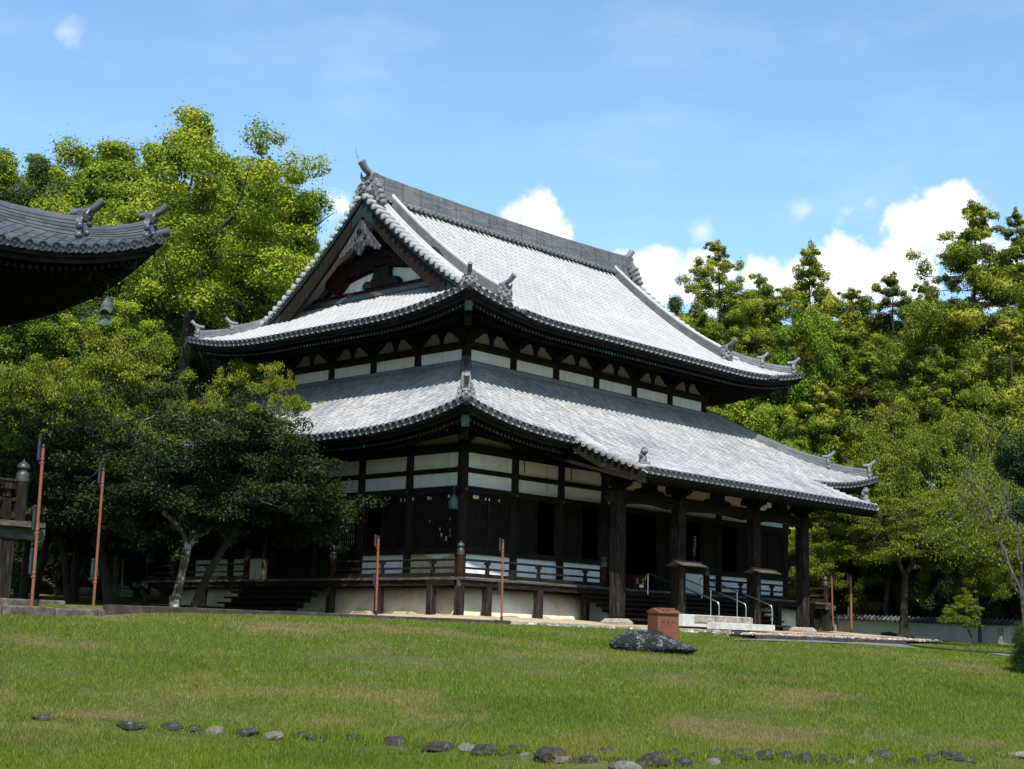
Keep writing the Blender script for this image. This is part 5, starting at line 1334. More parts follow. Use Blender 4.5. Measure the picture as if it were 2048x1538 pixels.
eaves(pg, PG, 4.0, 0.0, None, 'wood', ('front', 'right'), (('front', 1),))
# body, deck, stone base
BX1, BY0 = PX1-4.0, PY0+4.0
mb = MB(); mb.box(BX1-10, BY0, 1.6, BX1, BY0+10, 8.4); mb.build('wall', M['wood'], pg)
mb = MB()
for k in range(4):
    mb.bar((BX1+.1, BY0-.35-.5*k, 6.6+.28*k), (BX1-10, BY0-.35-.5*k, 6.6+.28*k), .2, .18); mb.bar((BX1+.35+.5*k, BY0-.1, 6.6+.28*k), (BX1+.35+.5*k, BY0+10, 6.6+.28*k), .2, .18)
mb.build('bracket_beams', M['woodh'], pg)
mb = MB(); mb.lathe((BX1-5, BY0+5, 0), [(5.2, 8.2), (5.2, 11), (3.6, 11.8), (3.6, 19.5)], 32); mb.build('drum', M['plaster'], pg, True)
mb = MB(); cx_, cy_ = BX1-5, BY0+5
mb.loft([[(cx_+a*s, cy_+b*s, z) for a, b in ((-1, -1), (1, -1), (1, 1), (-1, 1))] for s, z in ((3.4, 19.2), (7.6, 20.0), (7.6, 20.25), (5, 22.2), (2.2, 24.6), (.6, 26.2), (.5, 27))]); mb.build('upper_roof', M['tile_pagoda'], pg)
mb = MB(); mb.lathe((cx_, cy_, 0), [(.7, 27), (.7, 27.6), (.2, 27.8), (.15, 37), (.02, 39)], 12); mb.build('spire', M['bronze'], pg, True)
DX, DY = -18.12, -3.78; ZP = 1.67
mb = MB(); nb = 60
for i in range(nb): 
    x = DX-.22*(i+1); mb.box(x+.005, DY-.0+rnd.uniform(-.02, .01), ZP-.13, x+.215, BY0, ZP)
for i in range(40):
    y = BY0+.22*i; mb.box(BX1, y+.005, ZP-.13, DX, y+.215, ZP)
mb.box(BX1+.0, DY, ZP-.12, DX+.26, BY0, ZP-.005)
mb.build('veranda_deck', M['deckwood'], pg)
mb = MB(); mb.bar((DX+.42, DY+.42, ZP-.27), (DX-8, DY+.42, ZP-.27), .28, .27); mb.build('deck_beam', M['deckwood'], pg)
mb = MB(); mb.bar((DX-.32, DY+.3, ZP-.27), (DX-.32, DY+8, ZP-.27), .24, .27); mb.build('deck_beam', M['woodh'], pg)
for i in range(3):
    mb = MB(); mb.bevbox(DX-.78-2.6*i, DY+.22, -.3, DX-.36-2.6*i, DY+.64, ZP-.42, .03); mb.build('veranda_post', M['postwood'], pg)
bellpost(DX-.28, DY+.28, pg, ZP+.0, 2.62, .145, 'railing_post', 1.0, 'cap', 'postwood')
railing([(DX-.28, DY+.28), (DX-9, DY+.28)], ZP, 1.62, 'postwood', pg, [(DX-.65, DY+.28), (DX-2.2, DY+.28)])
railing([(DX-.28, DY+.28), (DX-.28, DY+9)], ZP, 1.62, 'woodh', pg, [(DX-.28, DY+2.2)])
mb = MB(); mb.bevbox(DX-9, DY-1.05, -.55, DX+.35, DY+9, -.16, .03); mb.build('foundation_step', M['darkgranite'], pg)
mb = MB(); x = DX-9
while x < DX+1.0:
    l = min(rnd.uniform(.7, 1.5), DX+1.05-x); 
    if l < .15: break
    mb.bevbox(x+.01, DY-1.62, -.8, x+l-.01, DY-1.06, -.34+rnd.uniform(-.02, .02), .03); x += l
mb.build('foundation_kerb', M['darkgranite'], pg)
# wind bell
wbp = at(213, 607, 35.6)
wb_ = empty('wind_bell', 'green bronze wind bell with a flat clapper hanging under the pagoda eave corner', 'bell', loc=(wbp[0], wbp[1], wbp[2]-.20)); wb_.scale = (1.12, 1.12, 0.85)
mb = MB(); n = 24; prof = [(.155, .02), (.15, .08), (.135, .28), (.12, .40), (.06, .46), (.025, .48)]
rings = []
for r_, z in prof:
    ring = []
    for k in range(n):
        a = 2*math.pi*k/n; lobe = math.cos(4*a) if z < .1 else 0
        ring.append(Vector((r_*math.cos(a)*(1+.12*(lobe if z < .05 else 0)), r_*math.sin(a)*(1+.12*(lobe if z < .05 else 0)), z-.10*max(0, lobe)*(z < .05))))
    rings.append(ring)
mb.loft(rings, True, True); mb.build('body', M['bronze'], wb_, True)
mb = MB()
for z in (.12, .30, .36): mb.lathe((0, 0, z), [(.15-.07*(z-.1), 0), (.158-.07*(z-.1), .01), (.15-.07*(z-.1), .02)], 20)
mb.build('band', M['bronze'], wb_, True)
mb = MB(); mb.tube([(0, 0, .47), (0, 0, .80)], .012, 6); mb.tube([(0, 0, .05), (0, 0, -.14)], .01, 6); mb.build('hanger', M['black'], wb_)
mb = MB(); u_ = Vector((_RH[0], _RH[1], 0))
out = [(-.05, -.10), (-.13, -.16), (-.165, -.28), (-.12, -.36), (0, -.40), (.12, -.36), (.165, -.28), (.13, -.16), (.05, -.10)]
mb.prism([u_*a+Vector((0, 0, b)) for a, b in out], Vector((_FH[0], _FH[1], 0))*.015); mb.build('clapper_plate', M['bronze'], wb_)

# ------------------------------------------------------------------ trees
def leaf_cloud(centers, radii, count, size, flat, rg, aspect=.55, radial=.5, up=.5, tone_c=None, tspread=.25, droop=0.0):
    """small leaf-sized faces scattered through clumps: centers (n,3), radii (n,3)"""
    n = len(centers); wgt = radii[:, 0]*radii[:, 0]+.3*np.mean(radii[:, 0])**2; k = rg.choice(n, count, p=wgt/wgt.sum())
    d = rg.normal(size=(len(k), 3)); d /= np.linalg.norm(d, axis=1)[:, None]
    r = rg.random(len(k))**(1/3.0)*np.where(rg.random(len(k)) < .22, rg.uniform(1.0, 1.75, len(k)), 1.0)
    radii = radii*rg.uniform(.72, 1.32, radii.shape)
    pos = centers[k]+d*r[:, None]*radii[k]
    nrm = d*radial*1.5+rg.normal(size=d.shape)*.42+np.array([0, 0, up]); nrm /= np.linalg.norm(nrm, axis=1)[:, None]
    a = rg.normal(size=d.shape)+d*.8; a[:, 2] -= droop
    a -= nrm*(a*nrm).sum(1)[:, None]; a /= np.linalg.norm(a, axis=1)[:, None]
    b = np.cross(nrm, a)
    s = size*rg.uniform(.6, 1.3, len(k))[:, None]
    v = np.stack([pos-a*s*.5, pos+b*s*aspect*.5+nrm*s*.06, pos+a*s*.5, pos-b*s*aspect*.5+nrm*s*.06], 1).reshape(-1, 3)
    f = np.arange(len(k)*4).reshape(-1, 4)
    tc = tone_c[k] if tone_c is not None else .5
    t = np.clip(tc+rg.normal(size=len(k))*tspread*.5, 0, 1)
    return v, f, t
def limb(mb, p, q, r0, r1, rg, wig=.08, n=5, sag=0.0):
    p, q = np.array(p, float), np.array(q, float); L = np.linalg.norm(q-p)
    pts = []
    for i in range(n+1):
        t = i/n; o = rg.normal(size=3)*wig*L*.3*math.sin(math.pi*t)
        pts.append(tuple(p+(q-p)*t+o+np.array([0, 0, -sag*L*t*(1-t)])))
    mb.tube(pts, [r0+(r1-r0)*i/n for i in range(n+1)], 7)
    return [np.array(x) for x in pts]
def proto_broad(seed, H=10.0, W=8.0, leaves=26000, size=.24, bole=.3, lean=0.0, nb=9, flat=.62, top=1.0, clump=(.55, .95), tsp=.28, open_=0.0, droop=0, fork=False):
    """broadleaf tree: forked limbs that end in leaf clumps through an uneven crown"""
    rg = np.random.default_rng(seed); mb = MB()
    base = np.array([0, 0, -.6]); top_ = np.array([lean*.6, 0, H*bole])
    rt = H*.026
    mb.tube([(0, 0, -1.6*H), (0, 0, 0), (lean*.2, .02*H*rg.normal(), H*bole*.5), tuple(top_)], [rt*1.9, rt*1.35, rt*1.05, rt*.95], 9)
    cents, rads = [], []
    cz, hz = H*(bole+1)/2*1.02, H*(1-bole)/2
    for i in range(nb):
        ph = 2*math.pi*(i+rg.uniform(-.3, .3))/nb; el = rg.uniform(.05, 1.25) if i else 1.5
        u = np.array([math.cos(ph)*math.cos(el)*W*.36, math.sin(ph)*math.cos(el)*W*.36, math.sin(el)*hz*.82-.1*hz])
        e1 = top_+np.array([lean*.4, 0, hz*.25])+u
        p1 = limb(mb, top_+np.array([0, 0, rg.uniform(-.15, .05)*H*bole]), e1, rt*.62, rt*.26, rg, .12, 6)
        for j in range(4):
            s0 = p1[rg.integers(2, 7)]
            dd = rg.normal(size=3); dd[2] = abs(dd[2])*.7-.1; dd /= np.linalg.norm(dd)
            dd = dd*.8+u/np.linalg.norm(u)*.7
            e2 = s0+dd*W*rg.uniform(.13, .24)
            p2 = limb(mb, s0, e2, rt*.24, rt*.08, rg, .15, 4)
            for q in range(3):
                s1 = p2[rg.integers(1, 5)]; e3 = s1+rg.normal(size=3)*W*.07+np.array([0, 0, .02*H])
                limb(mb, s1, e3, rt*.09, rt*.03, rg, .15, 3); cents.append(e3)
            cents.append(e2)
    # fill out the shell of the crown
    ncl = int(len(cents)*.75)
    for _ in range(ncl):
        d = rg.normal(size=3); d /= np.linalg.norm(d); r = rg.uniform(.55, .90)
        if d[2] < -.45: continue
        cents.append(np.array([lean, 0, cz])+d*r*np.array([W*.47, W*.47, hz*.95])*(1+.14*math.sin(3*d[0]*2+seed)+.12*math.sin(4*d[1]+d[2]*5+seed*2)))
    cents = np.array(cents)
    nn_ = np.sort(np.linalg.norm(cents[:, None]-cents[None], axis=2), axis=1)[:, 2]; cents = cents[nn_ < .085*W]
    if open_: cents = cents[rg.random(len(cents)) > open_]
    rr = rg.uniform(.32, 1.05, len(cents))*W*.088
    rads = np.stack([rr, rr, rr*flat], 1)
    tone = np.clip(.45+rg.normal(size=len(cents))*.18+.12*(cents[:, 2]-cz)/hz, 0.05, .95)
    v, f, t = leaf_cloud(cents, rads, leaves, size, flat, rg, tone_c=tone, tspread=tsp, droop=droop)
    return mb, v, f, t
def proto_conifer(seed, H=14.0, W=6.0, leaves=30000, size=.24, layers=15, bare=.12, point=.8, irregular=.35):
    rg = np.random.default_rng(seed); mb = MB(); rt = H*.017
    wob = rg.normal(size=8)*.012*H
    pts = [(0, 0, -1.3*H)]+[(wob[i]*.6*i/6, wob[-i]*.6*i/6, H*i/6) for i in range(1, 7)]
    mb.tube(pts, [rt*1.5]+[rt*(1-i/6.2) for i in range(1, 7)], 8)
    cents, tone, rads = [], [], []
    for i in range(layers):
        t = bare+(1-bare)*((i+.6)/layers)**.85; z = H*t
        prof = (1-t)**point*1.05 if t > .35 else (1-.35)**point*1.05*(.72+.28*t/.35)
        nb = 6
        for j in range(nb):
            ph = rg.uniform(0, 2*math.pi); L = W*.5*prof*rg.uniform(1-irregular*1.3, 1+irregular*.6)+.06
            x0 = np.interp(z, [p[2] for p in pts], [p[0] for p in pts]); y0 = np.interp(z, [p[2] for p in pts], [p[1] for p in pts])
            s0 = np.array([x0, y0, z]); e = s0+np.array([math.cos(ph)*L, math.sin(ph)*L, L*rg.uniform(-.12, .30)])
            p1 = limb(mb, s0, e, rt*.28*(1.1-t), rt*.06, rg, .08, 4, .08)
            m_ = max(2, int(L/.50))
            for q in range(m_):
                f = (q+1)/m_
                if f < .3 and m_ > 3: continue
                c = s0+(e-s0)*f+rg.normal(size=3)*.17*L*(f)+np.array([0, 0, -.08*L*f*(1-f)])
                cents.append(c); r = rg.uniform(.30, .82)*W*.100*(.8+.35*f)*(.34+.66*min(1, (1-t)*2.6)); rads.append((r, r, r*.82))
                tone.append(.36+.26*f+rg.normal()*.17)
    for q in range(4): cents.append(np.array([pts[-1][0], pts[-1][1], H*(.95+.02*q)])); rads.append((.16*W/7, .16*W/7, .3)); tone.append(.6)
    cents, rads, tone = np.array(cents), np.array(rads), np.clip(np.array(tone), .08, .95)
    # brown cone clusters and dead sprays here and there
    tone[rg.random(len(tone)) < .06] = .05
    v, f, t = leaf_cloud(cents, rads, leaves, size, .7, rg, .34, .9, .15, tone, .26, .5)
    return mb, v, f, t
def proto_layered(seed, H=6.0, W=8.5, leaves=26000, size=.15, lean=.6, bole=.30, forks=3, tiers=34, sparse=1.0, low=.42, thick=.024):
    """maple: leaning forked stems, leaves in flat overlapping sprays"""
    rg = np.random.default_rng(seed); mb = MB(); rt = H*thick
    fk = np.array([lean*.5, 0, H*bole*.8])
    mb.tube([(0, 0, -.7), (0, 0, 0), (lean*.2, 0.05, H*bole*.4), tuple(fk)], [rt*2.1, rt*1.45, rt*1.1, rt*.95], 10)
    cents, rads, tone = [], [], []
    ends = []
    for k in range(forks):
        ph = 2*math.pi*k/forks+rg.uniform(-.4, .4)
        mid = fk+np.array([math.cos(ph)*W*.16+lean*.3, math.sin(ph)*W*.16, H*.28])
        p = limb(mb, fk, mid, rt*.72, rt*.5, rg, .16, 5); ends += p[2:]
        for j in range(4):
            ph2 = ph+rg.uniform(-1.1, 1.1); e = mid+np.array([math.cos(ph2)*W*rg.uniform(.12, .30), math.sin(ph2)*W*rg.uniform(.12, .30), H*rg.uniform(.02, .26)])
            q = limb(mb, mid, e, rt*.42, rt*.12, rg, .18, 5); ends += q[1:]
    ends = np.array(ends)
    for i in range(tiers):
        d = rg.uniform(0, 2*math.pi); rr = W*.48*math.sqrt(rg.uniform(.05, 1)); 
        dome = 1-.62*(rr/(W*.5))**2
        z = H*(low+(.99*dome-low)*rg.uniform(.15, 1.0)**.7) if dome > low else H*low
        c = np.array([lean+math.cos(d)*rr, math.sin(d)*rr, z])
        j = np.argmin(((ends-c)**2).sum(1)); limb(mb, ends[j], c, rt*.16, rt*.03, rg, .14, 4)
        for q in range(7):
            o = rg.normal(size=3)*np.array([.10*W, .10*W, .022*H]); r = rg.uniform(.5, 1)*W*.075
            o[2] -= (o[0]**2+o[1]**2)*.06
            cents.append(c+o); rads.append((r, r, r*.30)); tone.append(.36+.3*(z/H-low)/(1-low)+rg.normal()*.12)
            if q < 3: limb(mb, c, c+o, rt*.06, rt*.02, rg, .1, 2)
    cents, rads, tone = np.array(cents), np.array(rads), np.clip(np.array(tone), .03, .97)
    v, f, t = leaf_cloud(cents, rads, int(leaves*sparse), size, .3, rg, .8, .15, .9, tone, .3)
    return mb, v, f, t
PROTO = {}; asp = {'bush': 1.25, 'camphor': 1.1, 'oak': 1.1, 'cedar': 0.95}
def reg(key, res, H, W, leafmat, bark='bark', name='tree', tname='trunk', cname='crown'):
    mb, v, f, t = res
    tm = None
    H = float(np.percentile(v[:, 2], 99.6)); W = float(np.percentile(np.hypot(v[:, 0]-np.median(v[:, 0]), v[:, 1]-np.median(v[:, 1])), 97))*2
    me = fast_mesh(cname, v, f, 4, t, M[leafmat])
    to = mb.build(tname, M[bark], None, True); tm = to.data; bpy.data.objects.remove(to)
    PROTO[key] = (tm, {leafmat: me}, H, W, tname, cname, me)
def plant(key, name, label, cat, px, Z, ytop, wpx, ybase=None, group=None, rot=None, leafmat=None, hs=1.0, dz=0.0):
    tm, mats, H, W, tname, cname, me = PROTO[key]
    if leafmat and leafmat not in mats:
        m2 = me.copy(); m2.materials.clear(); m2.materials.append(M[leafmat]); mats[leafmat] = m2
    cm_ = mats[leafmat] if leafmat else me
    p = at(px, 1280, Z)
    zb = Gf(p[0], p[1]) if ybase is None else float(at(px, ybase, Z)[2])
    zt = float(at(px, ytop, Z)[2])
    sw = wpx*Z/FPX/W; full = (zt-zb)/H
    sh = max(.15, min(full, sw*asp.get(key.split('_')[0], 9)))
    r = empty(name, label, cat, group, (p[0], p[1], zb))
    r.rotation_euler = (0, 0, rnd.uniform(0, 6.28) if rot is None else rot); r.scale = (sw, sw, sh)
    off = (zt-zb)/sh-H if full > sh*1.02 else 0.0
    link(tname, tm, r, (0, 0, off)); link(cname, cm_, r, (0, 0, off))
    return r
reg('camphor_a', proto_broad(1, 10, 9, 112000, .132, .22, nb=11), 10, 9, 'camphor')
reg('camphor_b', proto_broad(2, 10, 8, 100000, .130, .25, nb=10, open_=.08), 10, 8, 'camphor')
reg('camphor_c', proto_broad(3, 10, 9, 116000, .132, .2, nb=12, flat=.75), 10, 9, 'camphor')
reg('oak_a', proto_broad(4, 10, 9, 84000, .15, .15, nb=11, flat=.8), 10, 9, 'oak')
reg('bush_a', proto_broad(5, 6, 6, 52000, .12, .06, nb=10, flat=.9, tsp=.35), 6, 6, 'bush')
reg('bush_b', proto_broad(6, 6, 6.5, 60000, .11, .08, nb=10, flat=.8, tsp=.35), 6, 6.5, 'bush')
reg('cedar_a', proto_conifer(7, 14, 7, 120000, .165, 20, .06, .62, .42), 14, 7, 'cedar')
reg('cedar_b', proto_conifer(8, 14, 8, 126000, .165, 19, .06, .58, .45), 14, 8, 'cedar')
reg('cedar_c', proto_conifer(9, 14, 8, 126000, .165, 19, .06, .45, .42), 14, 8, 'cedar')
reg('cedar_d', proto_conifer(10, 14, 6, 52000, .20, 13, .12, .45, .6), 14, 6, 'cedar')
reg('maple_a', proto_layered(11, 6, 8.5, 100000, .086, tiers=64, low=.28, thick=.020), 6, 8.5, 'maple', 'barkpale')
reg('maple_b', proto_layered(12, 6, 8, 94000, .086, .9, .28, 3, 58, low=.28), 6, 8, 'maple', 'bark')
reg('maple_c', proto_layered(13, 6.5, 7.5, 94000, .086, .2, .42, 2, 58, low=.28), 6.5, 7.5, 'maple', 'bark')
reg('maple_lean', proto_layered(15, 6, 7, 84000, .083, 2.5, .34, 2, 54, low=.28), 6, 7, 'maple', 'bark')
reg('maple_tall', proto_layered(16, 7, 8, 84000, .083, .3, .50, 2, 54, low=.55, thick=.026), 7, 8, 'maple', 'bark')
reg('bare', proto_layered(14, 7, 8, 36000, .10, .2, .22, 6, 90, .22, .25, .012), 7, 8, 'maple', 'twig')
M['maple_shade'] = leaf_mat('shaded_maple_leaf', [(0.0, (0.007, 0.014, 0.003)), (0.4, (0.017, 0.031, 0.006)), (0.8, (0.036, 0.050, 0.009)), (1.0, (0.06, 0.05, 0.014))], 0.2)  # maple leaf darkened: the shade over these trees is put into its colour

LT = 'trees on the slope behind the pagoda'; RT = 'conifers on the slope behind the hall'; MT = 'maples round the hall'; BT = 'shrubs under the trees'
# --- far tier
for key, nm, px, Z, yt, wp, gr, lm, lb, cat in (
    ('camphor_c', 'camphor_tree', 70, 104, 242, 330, LT, None, 'yellow-green broadleaf on the skyline behind the dark evergreen', 'tree'),
    ('camphor_a', 'camphor_tree', -20, 100, 246, 330, LT, None, 'yellow-green broadleaf cut by the picture edge over the pagoda roof', 'tree'),
    ('camphor_b', 'camphor_tree', 235, 106, 236, 300, LT, None, 'bright broadleaf filling the skyline between the tallest crown and its neighbour', 'tree'),
    ('cedar_b', 'cedar_tree', 1520, 104, 530, 170, RT, None, 'conifer far behind, between the gap-crowned and pointed tops', 'tree'),
    ('cedar_c', 'cedar_tree', 1705, 106, 560, 190, RT, None, 'conifer far behind, filling the dip beside the pointed top', 'tree'),
    ('cedar_c', 'cedar_tree', 1872, 102, 545, 190, RT, None, 'conifer far behind, between the blunt top and the tallest one', 'tree'),
    ('oak_a', 'evergreen_oak', 10, 90, 275, 230, LT, None, 'dark green evergreen on the skyline at the picture edge above the pagoda roof', 'tree'),
    ('camphor_b', 'camphor_tree', 175, 100, 238, 340, LT, None, 'yellow-green broadleaf on the skyline between the dark evergreen and the tallest crown', 'tree'),
    ('camphor_a', 'camphor_tree', 310, 92, 212, 430, LT, None, 'tallest yellow-green broadleaf crown on the skyline above the upswept pagoda ridge', 'tree'),
    ('cedar_d', 'cedar_tree', 466, 100, 232, 110, LT, None, 'thin lone conifer top against the sky over the broadleaf crowns', 'tree'),
    ('camphor_b', 'camphor_tree', 490, 86, 292, 235, LT, None, 'yellow-green broadleaf with an open top between the lone conifer and the gable', 'tree'),
    ('camphor_c', 'camphor_tree', 535, 90, 372, 190, LT, None, 'rounded yellow-green broadleaf whose crown edge stands nearest the gable', 'tree'),
    ('camphor_b', 'camphor_tree', 640, 100, 470, 150, LT, None, 'small pale broadleaf low on the skyline touching the gable verge', 'tree'),
    ('camphor_c', 'camphor_tree', 60, 80, 365, 300, LT, None, 'yellowish broadleaf directly behind the first pagoda ridge end', 'tree'),
    ('camphor_a', 'camphor_tree', 235, 80, 370, 330, LT, None, 'bright broadleaf crown behind the outer tip of the pagoda ridge', 'tree'),
    ('camphor_c', 'camphor_tree', 420, 78, 380, 330, LT, None, 'broad bright tree with a dark leaning trunk between pagoda and gable', 'tree'),
    ('camphor_a', 'camphor_tree', 590, 82, 505, 220, LT, None, 'broadleaf rising directly behind the far end of the gable roof', 'tree'),
    ('camphor_b', 'camphor_tree', 500, 76, 560, 250, LT, None, 'lower green broadleaf behind the far upswept corner of the upper roof', 'tree'),
    ('oak_a', 'evergreen_oak', 330, 74, 570, 280, LT, None, 'deep green evergreen in the shadowed hollow behind the wind bell', 'tree'),
    ('oak_a', 'evergreen_oak', 120, 72, 600, 300, LT, None, 'deep green evergreen hidden below the pagoda eave', 'tree'),
    ('camphor_b', 'camphor_tree', 10, 70, 560, 240, LT, None, 'green broadleaf seen under the pagoda eave at the picture edge', 'tree'),
    ('camphor_b', 'camphor_tree', 190, 68, 580, 220, LT, None, 'yellow-green broadleaf right behind the wind bell', 'tree'),
    ('oak_a', 'evergreen_oak', 560, 72, 680, 260, LT, None, 'dark evergreen below the upper eave at the gable end of the hall', 'tree'),
    ('oak_a', 'evergreen_oak', 1345, 150, 575, 170, RT, None, 'dark distant tree peeping over the roof slope beside the round-topped conifer', 'tree'),
    ('oak_a', 'evergreen_oak', 1735, 150, 575, 200, RT, None, 'dark distant tree filling the dip between two conifer tops', 'tree'),
    ('oak_a', 'evergreen_oak', 1480, 118, 640, 300, RT, None, 'deep green tree far behind the gap-crowned conifer', 'tree'),
    ('oak_a', 'evergreen_oak', 1620, 122, 650, 300, RT, None, 'deep green tree far behind the pointed conifer', 'tree'),
    ('oak_a', 'evergreen_oak', 1850, 120, 640, 320, RT, None, 'deep green tree far behind the blunt conifer', 'tree'),
    ('oak_a', 'evergreen_oak', 2010, 112, 620, 320, RT, None, 'deep green tree far behind the tallest conifer at the edge', 'tree'),
    ('cedar_d', 'cedar_tree', 947, 110, 390, 46, RT, None, 'tiny conifer tip showing above the main ridge of the hall', 'tree'),
    ('cedar_c', 'cedar_tree', 1435, 92, 456, 185, RT, None, 'round-topped conifer with a gap in its crown beside the roof slope', 'tree'),
    ('cedar_a', 'cedar_tree', 1628, 98, 466, 220, RT, None, 'pointed conifer standing in front of the low white cloud', 'tree'),
    ('cedar_b', 'cedar_tree', 1795, 96, 528, 220, RT, None, 'blunt conifer between the pointed one and the tallest at the edge', 'tree'),
    ('cedar_b', 'cedar_tree', 1975, 82, 374, 260, RT, None, 'tallest conifer at the picture edge with sprays reaching into the cloud', 'tree'),
    ('cedar_a', 'cedar_tree', 2060, 84, 385, 170, RT, None, 'conifer cut off by the picture edge beyond the tallest one', 'tree'),
    ('cedar_c', 'cedar_tree', 1535, 94, 548, 190, RT, None, 'low rounded conifer between the gap-crowned and the pointed one', 'tree'),
    ('cedar_b', 'cedar_tree', 1705, 92, 605, 210, RT, None, 'lower conifer in front of the dip on the skyline', 'tree'),
    ('cedar_c', 'cedar_tree', 1880, 88, 585, 210, RT, None, 'low conifer at the foot of the tallest one', 'tree'),
    ('cedar_c', 'cedar_tree', 1400, 90, 600, 170, RT, None, 'low conifer rising straight from the hall roof slope', 'tree'),
    ('bush_b', 'broadleaf_tree', 1590, 84, 615, 240, RT, 'bush', 'fresh green round broadleaf in front of the pointed conifer', 'tree'),
    ('cedar_b', 'cedar_tree', 1740, 82, 690, 250, RT, None, 'conifer in the middle of the wooded bank under the blunt conifer', 'tree'),
    ('cedar_c', 'cedar_tree', 1900, 78, 700, 260, RT, None, 'broad shaded conifer below the tallest one at the edge', 'tree'),
    ('cedar_b', 'cedar_tree', 2040, 76, 620, 240, RT, None, 'dense conifer cut by the picture edge below the tallest pair', 'tree'),
    ('cedar_c', 'cedar_tree', 1480, 88, 700, 230, RT, None, 'conifer behind the upper-eave demon tile of the hall', 'tree'),
    ('cedar_b', 'cedar_tree', 1640, 80, 760, 220, RT, None, 'conifer below the fresh green broadleaf, behind the lower roof corner', 'tree'),
    ('bush_a', 'broadleaf_tree', 1475, 84, 800, 190, RT, 'camphor', 'yellow-green broadleaf between the two roof tiers at the far end', 'tree'),
    ('bush_b', 'broadleaf_tree', 1580, 80, 795, 210, RT, 'bush', 'bright green broadleaf directly above the lower roof corner ridge', 'tree'),
    ('oak_a', 'evergreen_oak', 1680, 86, 850, 260, RT, None, 'dark evergreen in the hollow behind the lower roof corner', 'tree'),
    ('oak_a', 'evergreen_oak', 1880, 84, 860, 300, RT, None, 'dark evergreen behind the olive maples of the bank', 'tree'),
    ('oak_a', 'evergreen_oak', 2040, 80, 840, 260, RT, None, 'dark evergreen at the picture edge behind the bare-branched tree', 'tree')):
    plant(key, nm, lb, cat, px, Z, yt, wp*(1.34 if nm == 'cedar_tree' and wp > 120 else 1.10), None, gr, None, lm)
# --- the camphor with its dark trunk and pale limbs showing
Zc = 72.0
def PT(x, y, dz=0.0): return at(x, y, Zc+dz)
cb = PT(352, 1180); ct_ = empty('camphor_tree', 'broadleaf whose dark leaning trunk and pale bare limbs show beside the far roof corner', 'tree', LT, tuple(cb))
mb = MB(); rg = np.random.default_rng(91); ends_ = []
def stem(pts, r0_, r1_, n=7):
    q = [tuple(np.array(p)-cb) for p in pts]; mb.tube(q, [r0_+(r1_-r0_)*i/(len(q)-1) for i in range(len(q))], n)
stem([PT(350, 1185), PT(356, 900), PT(368, 720), PT(376, 640), PT(396, 570), PT(404, 520), PT(432, 462), PT(470, 428)], .33, .10, 9)
for pl_ in ([(470, 428), (510, 424), (530, 400), (548, 372)], [(470, 428), (486, 380), (500, 330)], [(404, 520), (470, 512), (540, 512), (600, 528)], [(384, 612), (430, 590), (462, 596), (500, 616)], [(376, 640), (350, 580), (330, 520), (318, 470)], [(404, 520), (400, 460), (408, 400), (402, 350)], [(432, 462), (470, 470), (512, 480)]):
    stem([PT(x, y, rg.uniform(-.8, .4)) for x, y in pl_], .085, .02); ends_ += [PT(x, y, rg.uniform(-1, 1.5)) for x, y in pl_[1:]]
cs = []
for e in ends_:
    for q in range(6): cs.append(e-cb+rg.normal(size=3)*np.array([1.5, 1.5, 1.0])+np.array([0, 0, .4]))
cs = np.array(cs); rr_ = rg.uniform(.45, .95, len(cs)); v, f, t = leaf_cloud(cs, np.stack([rr_, rr_, rr_*.7], 1), 42000, .17, .7, rg, tone_c=np.clip(.5+rg.normal(size=len(cs))*.16, .05, .95))
mb.build('trunk', M['bark'], ct_, True); link('crown', fast_mesh('crown', v, f, 4, t, M['camphor']), ct_)
